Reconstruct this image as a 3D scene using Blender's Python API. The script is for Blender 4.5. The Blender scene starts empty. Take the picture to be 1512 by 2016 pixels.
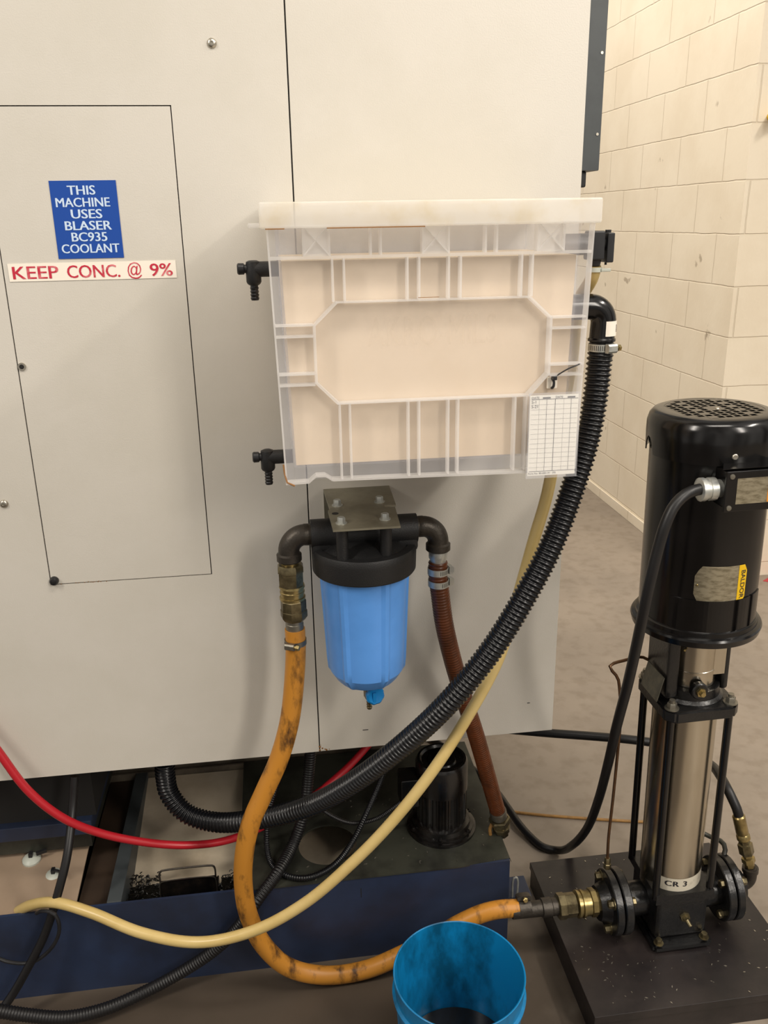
import bpy, bmesh, math, random
from mathutils import Vector, Matrix
random.seed(7)
C = bpy.context.scene
COL = C.collection

# ------------------------------------------------------------------ camera
# hand-held phone, 1.56 m above the floor and 1.56 m in front of the machine
PITCH, ROLL, YAW = math.radians(18.73), math.radians(1.006), math.radians(7.36)
fw = Vector((math.sin(YAW) * math.cos(PITCH), math.cos(YAW) * math.cos(PITCH), -math.sin(PITCH)))
rt = Vector((math.cos(YAW), -math.sin(YAW), 0))
dn = fw.cross(rt)
rt, dn = math.cos(ROLL) * rt + math.sin(ROLL) * dn, math.cos(ROLL) * dn - math.sin(ROLL) * rt
cam = bpy.data.objects.new('camera', bpy.data.cameras.new('camera'))
COL.objects.link(cam)
M = Matrix((rt, -dn, -fw)).transposed().to_4x4()
M.translation = (0, -1.56, 1.56)
cam.matrix_world = M
cam.data.sensor_fit = 'VERTICAL'
cam.data.sensor_height = 36
cam.data.lens = 36 * 1690 / 2016
cam.data.clip_start = 0.02
C.camera = cam

# ------------------------------------------------------------------ light
C.view_settings.view_transform = 'Standard'
C.view_settings.look = 'None'
C.view_settings.gamma = 1
C.view_settings.use_curve_mapping = False
C.view_settings.exposure = 0.0
w = bpy.data.worlds.new('shop_air')
C.world = w
w.use_nodes = True
# the rest of the shop: dim warm surround, light and dark bays invented for reflections
wn = w.node_tree
wtc = wn.nodes.new('ShaderNodeTexCoord')
wmp = wn.nodes.new('ShaderNodeMapping')
wmp.inputs['Scale'].default_value = (2.2, 2.2, 0.35)
wno = wn.nodes.new('ShaderNodeTexNoise')
wno.inputs['Scale'].default_value = 1.6
wno.inputs['Detail'].default_value = 2
wra = wn.nodes.new('ShaderNodeMapRange')
wra.inputs['From Min'].default_value, wra.inputs['From Max'].default_value = 0.38, 0.64
wra.inputs['To Min'].default_value, wra.inputs['To Max'].default_value = 0.04, 0.74
wn.links.new(wtc.outputs['Generated'], wmp.inputs['Vector'])
wn.links.new(wmp.outputs['Vector'], wno.inputs['Vector'])
wn.links.new(wno.outputs['Fac'], wra.inputs['Value'])
wn.links.new(wra.outputs['Result'], wn.nodes['Background'].inputs['Strength'])
wn.nodes['Background'].inputs['Color'].default_value = (1.0, 0.94, 0.86, 1)


def lamp(name, loc, sx, sy, power, col=(1.0, 0.925, 0.83), aim=None):
    l = bpy.data.lights.new(name, 'AREA')
    l.shape = 'RECTANGLE'
    l.size, l.size_y = sx, sy
    l.energy = power
    l.color = col
    o = bpy.data.objects.new(name, l)
    o.location = loc
    if aim:
        o.rotation_euler = (Vector(aim) - Vector(loc)).to_track_quat('-Z', 'Y').to_euler()
    COL.objects.link(o)


# rows of fluorescent troffers under the shop ceiling, then one added fill
lamp('ceiling_and_fill_lamp', (2.7, -4.6, 3.9), 0.6, 2.4, 118, aim=(0.5, 0, 1.2))
lamp('ceiling_and_fill_lamp', (-2.6, -1.9, 3.7), 0.4, 2.0, 74, aim=(1.0, 0.6, 1.4))
lamp('ceiling_and_fill_lamp', (0.55, -1.25, 3.5), 1.3, 0.3, 29)
lamp('ceiling_and_fill_lamp', (3.0, -1.4, 3.7), 0.3, 1.3, 88)
lamp('ceiling_and_fill_lamp', (0.1, 2.4, 4.5), 0.5, 3.0, 172)  # unseen aisle lamp, added to brighten the side of the block wall


# ------------------------------------------------------------------ materials
def lin(c):
    return tuple((x / 12.92 if x <= 0.04045 else ((x + 0.055) / 1.055) ** 2.4) for x in c)


def rgb(h):
    return lin(tuple(int(h[i:i + 2], 16) / 255 for i in (0, 2, 4)))


def mat(name, hexc, rough=0.5, metal=0.0, spec=0.5, var=None, vscale=8, vamt=0.5, vrange=(0.42, 0.62), bump=0, bscale=200,
        alpha=1.0, rvar=0, stretch=None, coat=0):
    m = bpy.data.materials.new(name)
    m.use_nodes = True
    nt = m.node_tree
    b = nt.nodes['Principled BSDF']
    b.inputs['Base Color'].default_value = (*rgb(hexc), 1)
    b.inputs['Roughness'].default_value = rough
    b.inputs['Metallic'].default_value = metal
    b.inputs['Specular IOR Level'].default_value = spec
    b.inputs['Alpha'].default_value = alpha
    b.inputs['Coat Weight'].default_value = coat
    b.inputs['Coat Roughness'].default_value = 0.12
    tc = nt.nodes.new('ShaderNodeTexCoord')
    src = tc.outputs['Object']
    if stretch:
        mp = nt.nodes.new('ShaderNodeMapping')
        mp.inputs['Scale'].default_value = stretch
        nt.links.new(src, mp.inputs['Vector'])
        src = mp.outputs['Vector']
    if var:
        n = nt.nodes.new('ShaderNodeTexNoise')
        n.inputs['Scale'].default_value = vscale
        n.inputs['Detail'].default_value = 6
        n.inputs['Roughness'].default_value = 0.62
        nt.links.new(src, n.inputs['Vector'])
        mr = nt.nodes.new('ShaderNodeMapRange')
        mr.inputs['From Min'].default_value, mr.inputs['From Max'].default_value = vrange
        mr.inputs['To Max'].default_value = vamt
        nt.links.new(n.outputs['Fac'], mr.inputs['Value'])
        mx = nt.nodes.new('ShaderNodeMix')
        mx.data_type = 'RGBA'
        mx.inputs['A'].default_value = (*rgb(hexc), 1)
        mx.inputs['B'].default_value = (*rgb(var), 1)
        nt.links.new(mr.outputs['Result'], mx.inputs['Factor'])
        nt.links.new(mx.outputs['Result'], b.inputs['Base Color'])
        if rvar:
            ad = nt.nodes.new('ShaderNodeMath')
            ad.operation = 'MULTIPLY_ADD'
            ad.inputs[1].default_value = rvar
            ad.inputs[2].default_value = rough
            nt.links.new(n.outputs['Fac'], ad.inputs[0])
            nt.links.new(ad.outputs[0], b.inputs['Roughness'])
    if bump:
        n2 = nt.nodes.new('ShaderNodeTexNoise')
        n2.inputs['Scale'].default_value = bscale
        n2.inputs['Detail'].default_value = 3
        nt.links.new(src, n2.inputs['Vector'])
        bp = nt.nodes.new('ShaderNodeBump')
        bp.inputs['Strength'].default_value = bump
        bp.inputs['Distance'].default_value = 0.002
        nt.links.new(n2.outputs['Fac'], bp.inputs['Height'])
        nt.links.new(bp.outputs['Normal'], b.inputs['Normal'])
    return m


MT = {}
MT['paint'] = mat('machine_paint', 'D0CBC1', 0.42, var='C8C3B7', vscale=3.5, vamt=0.6, bump=0.12, bscale=420)
MT['paint_dark'] = mat('machine_paint_shaded_side', 'C9C2B4', 0.5)
MT['gap'] = mat('black_gap', '1A1817', 0.8)
MT['rail'] = mat('slate_paint', '43484A', 0.45, var='383C3E', vscale=20)
MT['base'] = mat('grimy_casting', '7D7262', 0.6, var='4A4238', vscale=5, vamt=0.8)
MT['white'] = mat('white_vinyl', 'F3EBDD', 0.5)
MT['blue_vinyl'] = mat('blue_vinyl', '12479F', 0.4)
MT['pale_ink'] = mat('pale_ink', 'C9DCF2', 0.5)
MT['red_ink'] = mat('red_ink', 'C2263F', 0.5, var='E58C90', vscale=45, vamt=0.8, vrange=(0.5, 0.68))
MT['black_ink'] = mat('black_ink', '26242A', 0.6)
MT['grey_ink'] = mat('grey_ink', '8B8888', 0.6)
MT['paper'] = mat('white_card', 'FBF7EC', 0.5)
MT['screw'] = mat('zinc_screw', 'B9B3A6', 0.32, 0.9)


def milky(name, hexc, clear, var=None, vscale=10):
    """thin translucent polypropylene: part see-through, part lit from both sides"""
    m = bpy.data.materials.new(name)
    m.use_nodes = True
    nt = m.node_tree
    nt.nodes.clear()
    out = nt.nodes.new('ShaderNodeOutputMaterial')
    df = nt.nodes.new('ShaderNodeBsdfDiffuse')
    tl = nt.nodes.new('ShaderNodeBsdfTranslucent')
    tp = nt.nodes.new('ShaderNodeBsdfTransparent')
    gl = nt.nodes.new('ShaderNodeBsdfGlossy')
    gl.inputs['Roughness'].default_value = 0.3
    for n in (df, tl):
        n.inputs['Color'].default_value = (*rgb(hexc), 1)
    if var:
        tc = nt.nodes.new('ShaderNodeTexCoord')
        nz = nt.nodes.new('ShaderNodeTexNoise')
        nz.inputs['Scale'].default_value = vscale
        nz.inputs['Detail'].default_value = 5
        nt.links.new(tc.outputs['Object'], nz.inputs['Vector'])
        mr = nt.nodes.new('ShaderNodeMapRange')
        mr.inputs['From Min'].default_value, mr.inputs['From Max'].default_value = 0.5, 0.72
        nt.links.new(nz.outputs['Fac'], mr.inputs['Value'])
        mx = nt.nodes.new('ShaderNodeMix')
        mx.data_type = 'RGBA'
        mx.inputs['A'].default_value = (*rgb(hexc), 1)
        mx.inputs['B'].default_value = (*rgb(var), 1)
        nt.links.new(mr.outputs['Result'], mx.inputs['Factor'])
        for n in (df, tl):
            nt.links.new(mx.outputs['Result'], n.inputs['Color'])

    def mix(f, a, b):
        q = nt.nodes.new('ShaderNodeMixShader')
        q.inputs[0].default_value = f
        nt.links.new(a, q.inputs[1])
        nt.links.new(b, q.inputs[2])
        return q.outputs[0]
    body = mix(0.45, df.outputs[0], tl.outputs[0])
    body = mix(0.05, body, gl.outputs[0])
    nt.links.new(mix(clear, body, tp.outputs[0]), out.inputs['Surface'])
    return m


MT['tote'] = milky('clear_polypropylene', 'F0F0F6', 0.80)
MT['tote_rib'] = milky('milky_polypropylene_rib', 'FAF8F6', 0.56)
MT['tote_lid'] = milky('milky_polypropylene_lid', 'F8F5EF', 0.42, var='F0E6D0', vscale=22)
MT['rust'] = mat('rusty_drip', '9A6A34', 0.7, alpha=0.75)
MT['emulsion'] = mat('milky_coolant', 'EAD5B6', 0.35, var='E3CCAA', vscale=5, vamt=0.7)
MT['blk'] = mat('black_plastic', '1B1B1D', 0.38, var='262628', vscale=30)
MT['blk_soft'] = mat('black_textured_plastic', '1A1A1B', 0.5, bump=0.25, bscale=500)
MT['corr'] = mat('black_corrugated_plastic', '111215', 0.27, spec=0.5)
MT['blk_oily'] = mat('oily_black_paint', '0C0B0B', 0.12, var='1B1612', vscale=30, vamt=0.7, rvar=0.25, spec=0.6)
MT['blk_gloss'] = mat('gloss_black_enamel', '0B0A0A', 0.14, var='131111', vscale=14, vamt=0.6, rvar=0.10, spec=0.5)
MT['blk_cast'] = mat('black_cast_iron', '0E0E0F', 0.3, bump=0.3, bscale=160, var='1D1C1B', vscale=18, spec=0.55)
MT['plate_top'] = mat('oily_black_plate', '2A2423', 0.22, var='171314', vscale=7, vamt=0.9, rvar=0.3, bump=0.1, bscale=90)
MT['steel'] = mat('brushed_stainless', 'CBC3B2', 0.22, 1.0, var='A69C8B', vscale=5, stretch=(2, 2, 0.5))
MT['dull_steel'] = mat('dull_steel', '8B877C', 0.42, 0.85, var='6B665A', vscale=22, bump=0.06)
MT['bracket'] = mat('olive_steel_plate', '8F8A78', 0.4, 0.5, var='6B6656', vscale=9, vamt=0.8)
MT['iron'] = mat('malleable_iron', '4A453F', 0.42, 0.7, var='33302C', vscale=40, bump=0.25, bscale=220)
MT['brass'] = mat('dirty_brass', '857A5C', 0.36, 0.85, var='4C4433', vscale=28, vamt=0.9)
MT['brass_bright'] = mat('bright_brass', 'AC9A6A', 0.28, 0.9, var='6C5E3C', vscale=40)
MT['galv'] = mat('galvanised_steel', 'C6C7C0', 0.34, 0.65, var='94989A', vscale=60)
MT['copper'] = mat('brown_tube', '6A4C33', 0.4, 0.7, var='49382A', vscale=60)
MT['filter_blue'] = mat('filter_blue', '5C9AE6', 0.36, var='5390DA', vscale=12, vamt=0.6)
MT['knob_blue'] = mat('bright_blue_plastic', '0B7FC6', 0.35)
MT['brown_hose'] = mat('brown_rubber_hose', '5E2F12', 0.34, var='3F200C', vscale=24, vamt=0.7)
MT['orange_hose'] = mat('orange_rubber_hose', 'BC7F2C', 0.36, var='3F2712', vscale=26, vamt=0.95, vrange=(0.51, 0.68), stretch=(1.4, 1, 0.6), rvar=0.15)
MT['yellow_hose'] = mat('pale_yellow_vinyl_hose', 'CDB477', 0.3, var='BEA360', vscale=15)
MT['red_hose'] = mat('red_vinyl_hose', 'B4202B', 0.3)
MT['cable'] = mat('black_rubber_cable', '141314', 0.42)
MT['cord'] = mat('tan_cord', 'A67C42', 0.5, var='6B4B26', vscale=50)
MT['navy'] = mat('navy_paint', '29354F', 0.42, var='23293A', vscale=5, vamt=0.9, bump=0.05, bscale=90)
MT['tank_top'] = mat('oily_green_black_plate', '3A3B33', 0.28, var='20201C', vscale=9, vamt=0.9, rvar=0.25)
MT['beige'] = mat('beige_panel', '9C8874', 0.5, var='8C7863', vscale=7)
MT['beige_bright'] = mat('beige_tray', 'CBBDA6', 0.5, var='AE9E86', vscale=6, vamt=0.8)
MT['chips'] = mat('black_swarf', '15130F', 0.3, var='3B352A', vscale=120, vrange=(0.6, 0.75), bump=1.0, bscale=260)
MT['pail'] = mat('blue_pail_plastic', '0D7CB4', 0.32, var='08415C', vscale=13, vamt=0.85, vrange=(0.46, 0.66), stretch=(1, 1, 0.45))
MT['dark_liquid'] = mat('dark_waste_oil', '0B0A09', 0.06, spec=0.7)
MT['plate_grey'] = mat('engraved_plate', 'A39A83', 0.35, 0.55, var='6E654F', vscale=55, vamt=0.75, stretch=(1, 1, 3))
MT['yellow'] = mat('yellow_enamel', 'E0B50F', 0.4)
MT['orange'] = mat('orange_label', 'D98A2E', 0.45)
MT['red_floor'] = mat('red_paint', 'B2323A', 0.5)
MT['putty'] = mat('pale_putty', 'B9BDB2', 0.4)
MT['label_white'] = mat('white_band', 'CFC8B6', 0.4, var='8E8672', vscale=40, vrange=(0.55, 0.7))


def floor_material():
    m = mat('sealed_concrete', '908476', 0.42, var='82776A', vscale=2.2, vamt=0.8, rvar=0.2, bump=0.08, bscale=60)
    nt = m.node_tree
    b = nt.nodes['Principled BSDF']
    old = b.inputs['Base Color'].links[0].from_socket
    tc = nt.nodes.new('ShaderNodeTexCoord')
    n = nt.nodes.new('ShaderNodeTexNoise')
    n.inputs['Scale'].default_value = 22
    n.inputs['Detail'].default_value = 8
    nt.links.new(tc.outputs['Object'], n.inputs['Vector'])
    r = nt.nodes.new('ShaderNodeValToRGB')
    r.color_ramp.elements[0].position = 0.34
    r.color_ramp.elements[0].color = (0.80, 0.78, 0.75, 1)
    r.color_ramp.elements[1].position = 0.52
    r.color_ramp.elements[1].color = (1, 1, 1, 1)
    nt.links.new(n.outputs['Fac'], r.inputs['Fac'])
    mx = nt.nodes.new('ShaderNodeMix')
    mx.data_type = 'RGBA'
    mx.blend_type = 'MULTIPLY'
    mx.inputs['Factor'].default_value = 0.7
    nt.links.new(old, mx.inputs['A'])
    nt.links.new(r.outputs['Color'], mx.inputs['B'])
    # oil-soaked grime in front of the machine, with the camera holder's shadow painted in
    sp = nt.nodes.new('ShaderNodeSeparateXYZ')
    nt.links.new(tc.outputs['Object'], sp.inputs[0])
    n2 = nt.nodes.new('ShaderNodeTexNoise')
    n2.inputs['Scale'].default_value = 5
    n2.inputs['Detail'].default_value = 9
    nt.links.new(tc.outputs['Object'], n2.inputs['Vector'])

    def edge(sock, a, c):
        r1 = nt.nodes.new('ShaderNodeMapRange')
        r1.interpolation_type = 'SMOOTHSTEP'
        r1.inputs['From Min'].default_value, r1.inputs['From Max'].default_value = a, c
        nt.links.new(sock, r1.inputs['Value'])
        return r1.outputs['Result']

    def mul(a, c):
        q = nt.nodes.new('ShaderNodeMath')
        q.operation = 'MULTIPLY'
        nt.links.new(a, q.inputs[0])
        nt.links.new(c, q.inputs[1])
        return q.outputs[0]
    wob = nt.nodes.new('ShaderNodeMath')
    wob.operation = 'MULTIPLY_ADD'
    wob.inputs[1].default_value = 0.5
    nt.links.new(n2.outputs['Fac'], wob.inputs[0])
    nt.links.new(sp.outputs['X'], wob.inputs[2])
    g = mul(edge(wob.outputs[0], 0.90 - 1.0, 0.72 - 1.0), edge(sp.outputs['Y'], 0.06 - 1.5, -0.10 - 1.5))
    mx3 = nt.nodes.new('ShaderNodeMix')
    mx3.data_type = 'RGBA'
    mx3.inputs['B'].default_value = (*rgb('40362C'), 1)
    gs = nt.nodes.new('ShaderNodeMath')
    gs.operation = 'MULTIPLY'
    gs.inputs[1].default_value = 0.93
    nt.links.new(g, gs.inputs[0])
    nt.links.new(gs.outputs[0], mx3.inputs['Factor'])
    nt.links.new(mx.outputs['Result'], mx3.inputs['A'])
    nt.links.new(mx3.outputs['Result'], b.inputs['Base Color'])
    return m


def block_material():
    m = mat('painted_block', 'EFE3CD', 0.5, var='E6D8C0', vscale=3, vamt=0.7)
    nt = m.node_tree
    b = nt.nodes['Principled BSDF']
    old = b.inputs['Base Color'].links[0].from_socket
    tc = nt.nodes.new('ShaderNodeTexCoord')
    sp = nt.nodes.new('ShaderNodeSeparateXYZ')
    nt.links.new(tc.outputs['Object'], sp.inputs[0])
    ad = nt.nodes.new('ShaderNodeMath')
    ad.operation = 'SUBTRACT'
    nt.links.new(sp.outputs['Y'], ad.inputs[0])
    nt.links.new(sp.outputs['X'], ad.inputs[1])
    ad2 = nt.nodes.new('ShaderNodeMath')
    ad2.inputs[1].default_value = 4.06 + 0.077 + 0.06 - 0.097
    nt.links.new(ad.outputs[0], ad2.inputs[0])
    az = nt.nodes.new('ShaderNodeMath')
    az.inputs[1].default_value = -0.067 + 0.203
    nt.links.new(sp.outputs['Z'], az.inputs[0])
    cb = nt.nodes.new('ShaderNodeCombineXYZ')
    nt.links.new(ad2.outputs[0], cb.inputs[0])
    nt.links.new(az.outputs[0], cb.inputs[1])
    # wobble the joints a little
    nz = nt.nodes.new('ShaderNodeTexNoise')
    nz.inputs['Scale'].default_value = 14
    nt.links.new(tc.outputs['Object'], nz.inputs['Vector'])
    vm = nt.nodes.new('ShaderNodeVectorMath')
    vm.operation = 'MULTIPLY_ADD'
    vm.inputs[1].default_value = (0.006, 0.006, 0)
    nt.links.new(nz.outputs['Color'], vm.inputs[0])
    nt.links.new(cb.outputs[0], vm.inputs[2])
    br = nt.nodes.new('ShaderNodeTexBrick')
    br.offset = 0.5
    br.inputs['Scale'].default_value = 1
    br.inputs['Brick Width'].default_value = 0.406
    br.inputs['Row Height'].default_value = 0.203
    br.inputs['Mortar Size'].default_value = 0.0035
    br.inputs['Mortar Smooth'].default_value = 0.6
    br.inputs['Color1'].default_value = (1, 1, 1, 1)
    br.inputs['Color2'].default_value = (1, 1, 1, 1)
    br.inputs['Mortar'].default_value = (0.80, 0.75, 0.68, 1)
    nt.links.new(vm.outputs[0], br.inputs['Vector'])
    mx = nt.nodes.new('ShaderNodeMix')
    mx.data_type = 'RGBA'
    mx.blend_type = 'MULTIPLY'
    mx.inputs['Factor'].default_value = 0.45
    nt.links.new(old, mx.inputs['A'])
    nt.links.new(br.outputs['Color'], mx.inputs['B'])
    # a few dark scuffs
    n = nt.nodes.new('ShaderNodeTexNoise')
    n.inputs['Scale'].default_value = 9
    n.inputs['Detail'].default_value = 10
    nt.links.new(tc.outputs['Object'], n.inputs['Vector'])
    r = nt.nodes.new('ShaderNodeValToRGB')
    r.color_ramp.elements[0].position = 0.27
    r.color_ramp.elements[0].color = (0.35, 0.3, 0.25, 1)
    r.color_ramp.elements[1].position = 0.31
    r.color_ramp.elements[1].color = (1, 1, 1, 1)
    nt.links.new(n.outputs['Fac'], r.inputs['Fac'])
    mx2 = nt.nodes.new('ShaderNodeMix')
    mx2.data_type = 'RGBA'
    mx2.blend_type = 'MULTIPLY'
    mx2.inputs['Factor'].default_value = 0.6
    nt.links.new(mx.outputs['Result'], mx2.inputs['A'])
    nt.links.new(r.outputs['Color'], mx2.inputs['B'])
    nt.links.new(mx2.outputs['Result'], b.inputs['Base Color'])
    bp = nt.nodes.new('ShaderNodeBump')
    bp.inputs['Strength'].default_value = 0.6
    bp.inputs['Distance'].default_value = 0.008
    bp.invert = True
    nt.links.new(br.outputs['Fac'], bp.inputs['Height'])
    n3 = nt.nodes.new('ShaderNodeTexNoise')
    n3.inputs['Scale'].default_value = 60
    nt.links.new(tc.outputs['Object'], n3.inputs['Vector'])
    bp2 = nt.nodes.new('ShaderNodeBump')
    bp2.inputs['Strength'].default_value = 0.12
    bp2.inputs['Distance'].default_value = 0.004
    nt.links.new(n3.outputs['Fac'], bp2.inputs['Height'])
    nt.links.new(bp.outputs['Normal'], bp2.inputs['Normal'])
    nt.links.new(bp2.outputs['Normal'], b.inputs['Normal'])
    return m


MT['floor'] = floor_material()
MT['block'] = block_material()


# ------------------------------------------------------------------ mesh helpers
def frame_of(d):
    d = Vector(d).normalized()
    u = d.orthogonal().normalized()
    return u, d.cross(u), d


class MB:
    """collects shapes in world space, then links them as one mesh object"""

    def __init__(self):
        self.bm = bmesh.new()
        self.bev = False

    def box(self, lo, hi, bev=0, rot=0, pivot=None):
        x0, y0, z0 = lo
        x1, y1, z1 = hi
        r = bmesh.ops.create_cube(self.bm, size=1)
        vs = r['verts']
        for v in vs:
            v.co = Vector(((x0 + x1) / 2 + v.co.x * (x1 - x0), (y0 + y1) / 2 + v.co.y * (y1 - y0),
                           (z0 + z1) / 2 + v.co.z * (z1 - z0)))
        if rot:
            p = Vector(pivot or ((x0 + x1) / 2, (y0 + y1) / 2, 0))
            R = Matrix.Rotation(rot, 3, 'Z')
            for v in vs:
                v.co = R @ (v.co - p) + p
        if bev:
            self.bev = True
            es = list({e for v in vs for e in v.link_edges})
            bmesh.ops.bevel(self.bm, geom=es, offset=bev, segments=2, affect='EDGES', profile=0.5)
        return self

    def ring(self, c, u, v, r, n, ph=0):
        return [self.bm.verts.new(c + u * (r * math.cos(ph + 2 * math.pi * i / n)) + v * (r * math.sin(ph + 2 * math.pi * i / n)))
                for i in range(n)]

    def skin(self, rings, cap0=True, cap1=True):
        for a, b in zip(rings, rings[1:]):
            n = len(a)
            for i in range(n):
                self.bm.faces.new((a[i], a[(i + 1) % n], b[(i + 1) % n], b[i]))
        if cap0:
            self.bm.faces.new(list(reversed(rings[0])))
        if cap1:
            self.bm.faces.new(rings[-1])

    def lathe(self, c, axis, prof, n=40, cap0=True, cap1=True, ph=0):
        """prof: list of (distance along axis, radius)"""
        u, v, d = frame_of(axis)
        c = Vector(c)
        self.skin([self.ring(c + d * t, u, v, max(r, 1e-4), n, ph) for t, r in prof], cap0, cap1)
        return self

    def cyl(self, a, b, r, r2=None, n=24, ph=0):
        a, b = Vector(a), Vector(b)
        return self.lathe(a, b - a, [(0, r), ((b - a).length, r if r2 is None else r2)], n, ph=ph)

    def hexbolt(self, c, axis, r, h, washer=True):
        c, d = Vector(c), Vector(axis).normalized()
        t = 0
        if washer:
            self.lathe(c, d, [(0, r * 1.45), (r * 0.22, r * 1.45)], 20)
            t = r * 0.22
        self.lathe(c + d * t, d, [(0, r), (h * 0.85, r), (h, r * 0.86)], 6)
        return self

    def tube(self, pts, r, n=14, step=0.012, ridge=0, pitch=0.008, caps=True, radii=None, closed=False):
        P = smooth_path(pts, step if not ridge else pitch / 6, closed)
        # parallel transport
        rings = []
        t0 = (P[1] - P[0]).normalized()
        u = t0.orthogonal().normalized()
        s = 0
        for i, p in enumerate(P):
            t = (P[min(i + 1, len(P) - 1)] - P[max(i - 1, 0)]).normalized()
            u = (u - t * u.dot(t)).normalized()
            v = t.cross(u)
            rr = r
            if radii:
                k = i / (len(P) - 1) * (len(radii) - 1)
                a = int(min(k, len(radii) - 2))
                rr = radii[a] + (radii[a + 1] - radii[a]) * (k - a)
            if ridge:
                ph = (i % 6) / 6
                rr += ridge * (1 if 0.2 < ph < 0.6 else -0.6 if ph > 0.7 or ph < 0.1 else 0.2)
            rings.append(self.ring(p, u, v, rr, n))
        self.skin(rings, caps, caps)
        return self

    def prism(self, poly, d):
        """poly: 3-D polygon; d: extrusion vector"""
        d = Vector(d)
        a = [self.bm.verts.new(Vector(p)) for p in poly]
        b = [self.bm.verts.new(Vector(p) + d) for p in poly]
        n = len(a)
        self.bm.faces.new(list(reversed(a)))
        self.bm.faces.new(b)
        for i in range(n):
            self.bm.faces.new((a[i], a[(i + 1) % n], b[(i + 1) % n], b[i]))
        return self

    def quad(self, *p):
        self.bm.faces.new([self.bm.verts.new(Vector(q)) for q in p])
        return self

    def build(self, name, m, parent=None, angle=35, smooth=True):
        bmesh.ops.recalc_face_normals(self.bm, faces=self.bm.faces)
        org = Vector((0, 0, 0))
        p = parent
        while p is not None:
            org += p.location
            p = p.parent
        me = bpy.data.meshes.new(name)
        # a top-level mesh keeps its origin near itself
        o = bpy.data.objects.new(name, me)
        if parent is None:
            lo = Vector([min(v.co[i] for v in self.bm.verts) for i in range(3)])
            hi = Vector([max(v.co[i] for v in self.bm.verts) for i in range(3)])
            org = Vector(((lo.x + hi.x) / 2, (lo.y + hi.y) / 2, lo.z))
            o.location = org
        bmesh.ops.translate(self.bm, verts=self.bm.verts, vec=-org)
        self.bm.to_mesh(me)
        self.bm.free()
        if smooth:
            me.shade_smooth()
            me.set_sharp_from_angle(angle=math.radians(angle))
        me.materials.append(m)
        COL.objects.link(o)
        if self.bev:
            wn = o.modifiers.new('weighted_normals', 'WEIGHTED_NORMAL')
            wn.keep_sharp = True
        o.parent = parent
        return o


def smooth_path(pts, step, closed=False):
    P = [Vector(p) for p in pts]
    out = []
    n = len(P)
    for i in range(n - 1):
        p0, p1, p2, p3 = P[max(i - 1, 0)], P[i], P[i + 1], P[min(i + 2, n - 1)]
        if i == 0:
            p0 = p1 * 2 - p2
        if i == n - 2:
            p3 = p2 * 2 - p1
        t0 = 0
        t1 = max((p1 - p0).length, 1e-6) ** 0.5
        t2 = t1 + max((p2 - p1).length, 1e-6) ** 0.5
        t3 = t2 + max((p3 - p2).length, 1e-6) ** 0.5
        for k in range(40):
            t = t1 + (t2 - t1) * k / 40
            a1 = p0 * ((t1 - t) / (t1 - t0)) + p1 * ((t - t0) / (t1 - t0))
            a2 = p1 * ((t2 - t) / (t2 - t1)) + p2 * ((t - t1) / (t2 - t1))
            a3 = p2 * ((t3 - t) / (t3 - t2)) + p3 * ((t - t2) / (t3 - t2))
            b1 = a1 * ((t2 - t) / (t2 - t0)) + a2 * ((t - t0) / (t2 - t0))
            b2 = a2 * ((t3 - t) / (t3 - t1)) + a3 * ((t - t1) / (t3 - t1))
            out.append(b1 * ((t2 - t) / (t2 - t1)) + b2 * ((t - t1) / (t2 - t1)))
    out.append(P[-1])
    L = [0]
    for a, b in zip(out, out[1:]):
        L.append(L[-1] + (b - a).length)
    N = max(3, int(L[-1] / step))
    res, j = [], 0
    for k in range(N + 1):
        s = L[-1] * k / N
        while j < len(L) - 2 and L[j + 1] < s:
            j += 1
        f = (s - L[j]) / max(L[j + 1] - L[j], 1e-9)
        res.append(out[j].lerp(out[j + 1], min(max(f, 0), 1)))
    return res


def arc(c, u, v, r, a0, a1, n=10):
    c, u, v = Vector(c), Vector(u), Vector(v)
    return [c + u * (r * math.cos(math.radians(a0 + (a1 - a0) * i / n))) + v * (r * math.sin(math.radians(a0 + (a1 - a0) * i / n)))
            for i in range(n + 1)]


def tag(o, label, cat, group=None, kind=None):
    o['label'] = label
    o['category'] = cat
    if group:
        o['group'] = group
    if kind:
        o['kind'] = kind
    return o


def thing(name, label, cat, loc, group=None):
    o = bpy.data.objects.new(name, None)
    o.empty_display_size = 0.05
    o.location = loc
    COL.objects.link(o)
    return tag(o, label, cat, group)


def struct(name, mb, m, angle=35):
    o = mb.build(name, m, angle=angle)
    o['kind'] = 'structure'
    return o


def plab(o, label):
    o['label'] = label
    return o


def text_polys(s, size, bold=0.0, align='CENTER', spacing=1.0, extrude=0.0):
    """flat mesh of a line of letters, in its own x/y plane"""
    cu = bpy.data.curves.new('t', 'FONT')
    cu.body = s
    cu.size = size
    cu.align_x = align
    cu.offset = bold * size
    cu.space_character = spacing
    cu.fill_mode = 'FRONT'
    cu.resolution_u = 3
    o = bpy.data.objects.new('t', cu)
    COL.objects.link(o)
    dg = bpy.context.evaluated_depsgraph_get()
    me = bpy.data.meshes.new_from_object(o.evaluated_get(dg))
    bpy.data.objects.remove(o)
    vs = [v.co.copy() for v in me.vertices]
    fs = [tuple(p.vertices) for p in me.polygons]
    bpy.data.meshes.remove(me)
    return vs, fs


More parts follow.
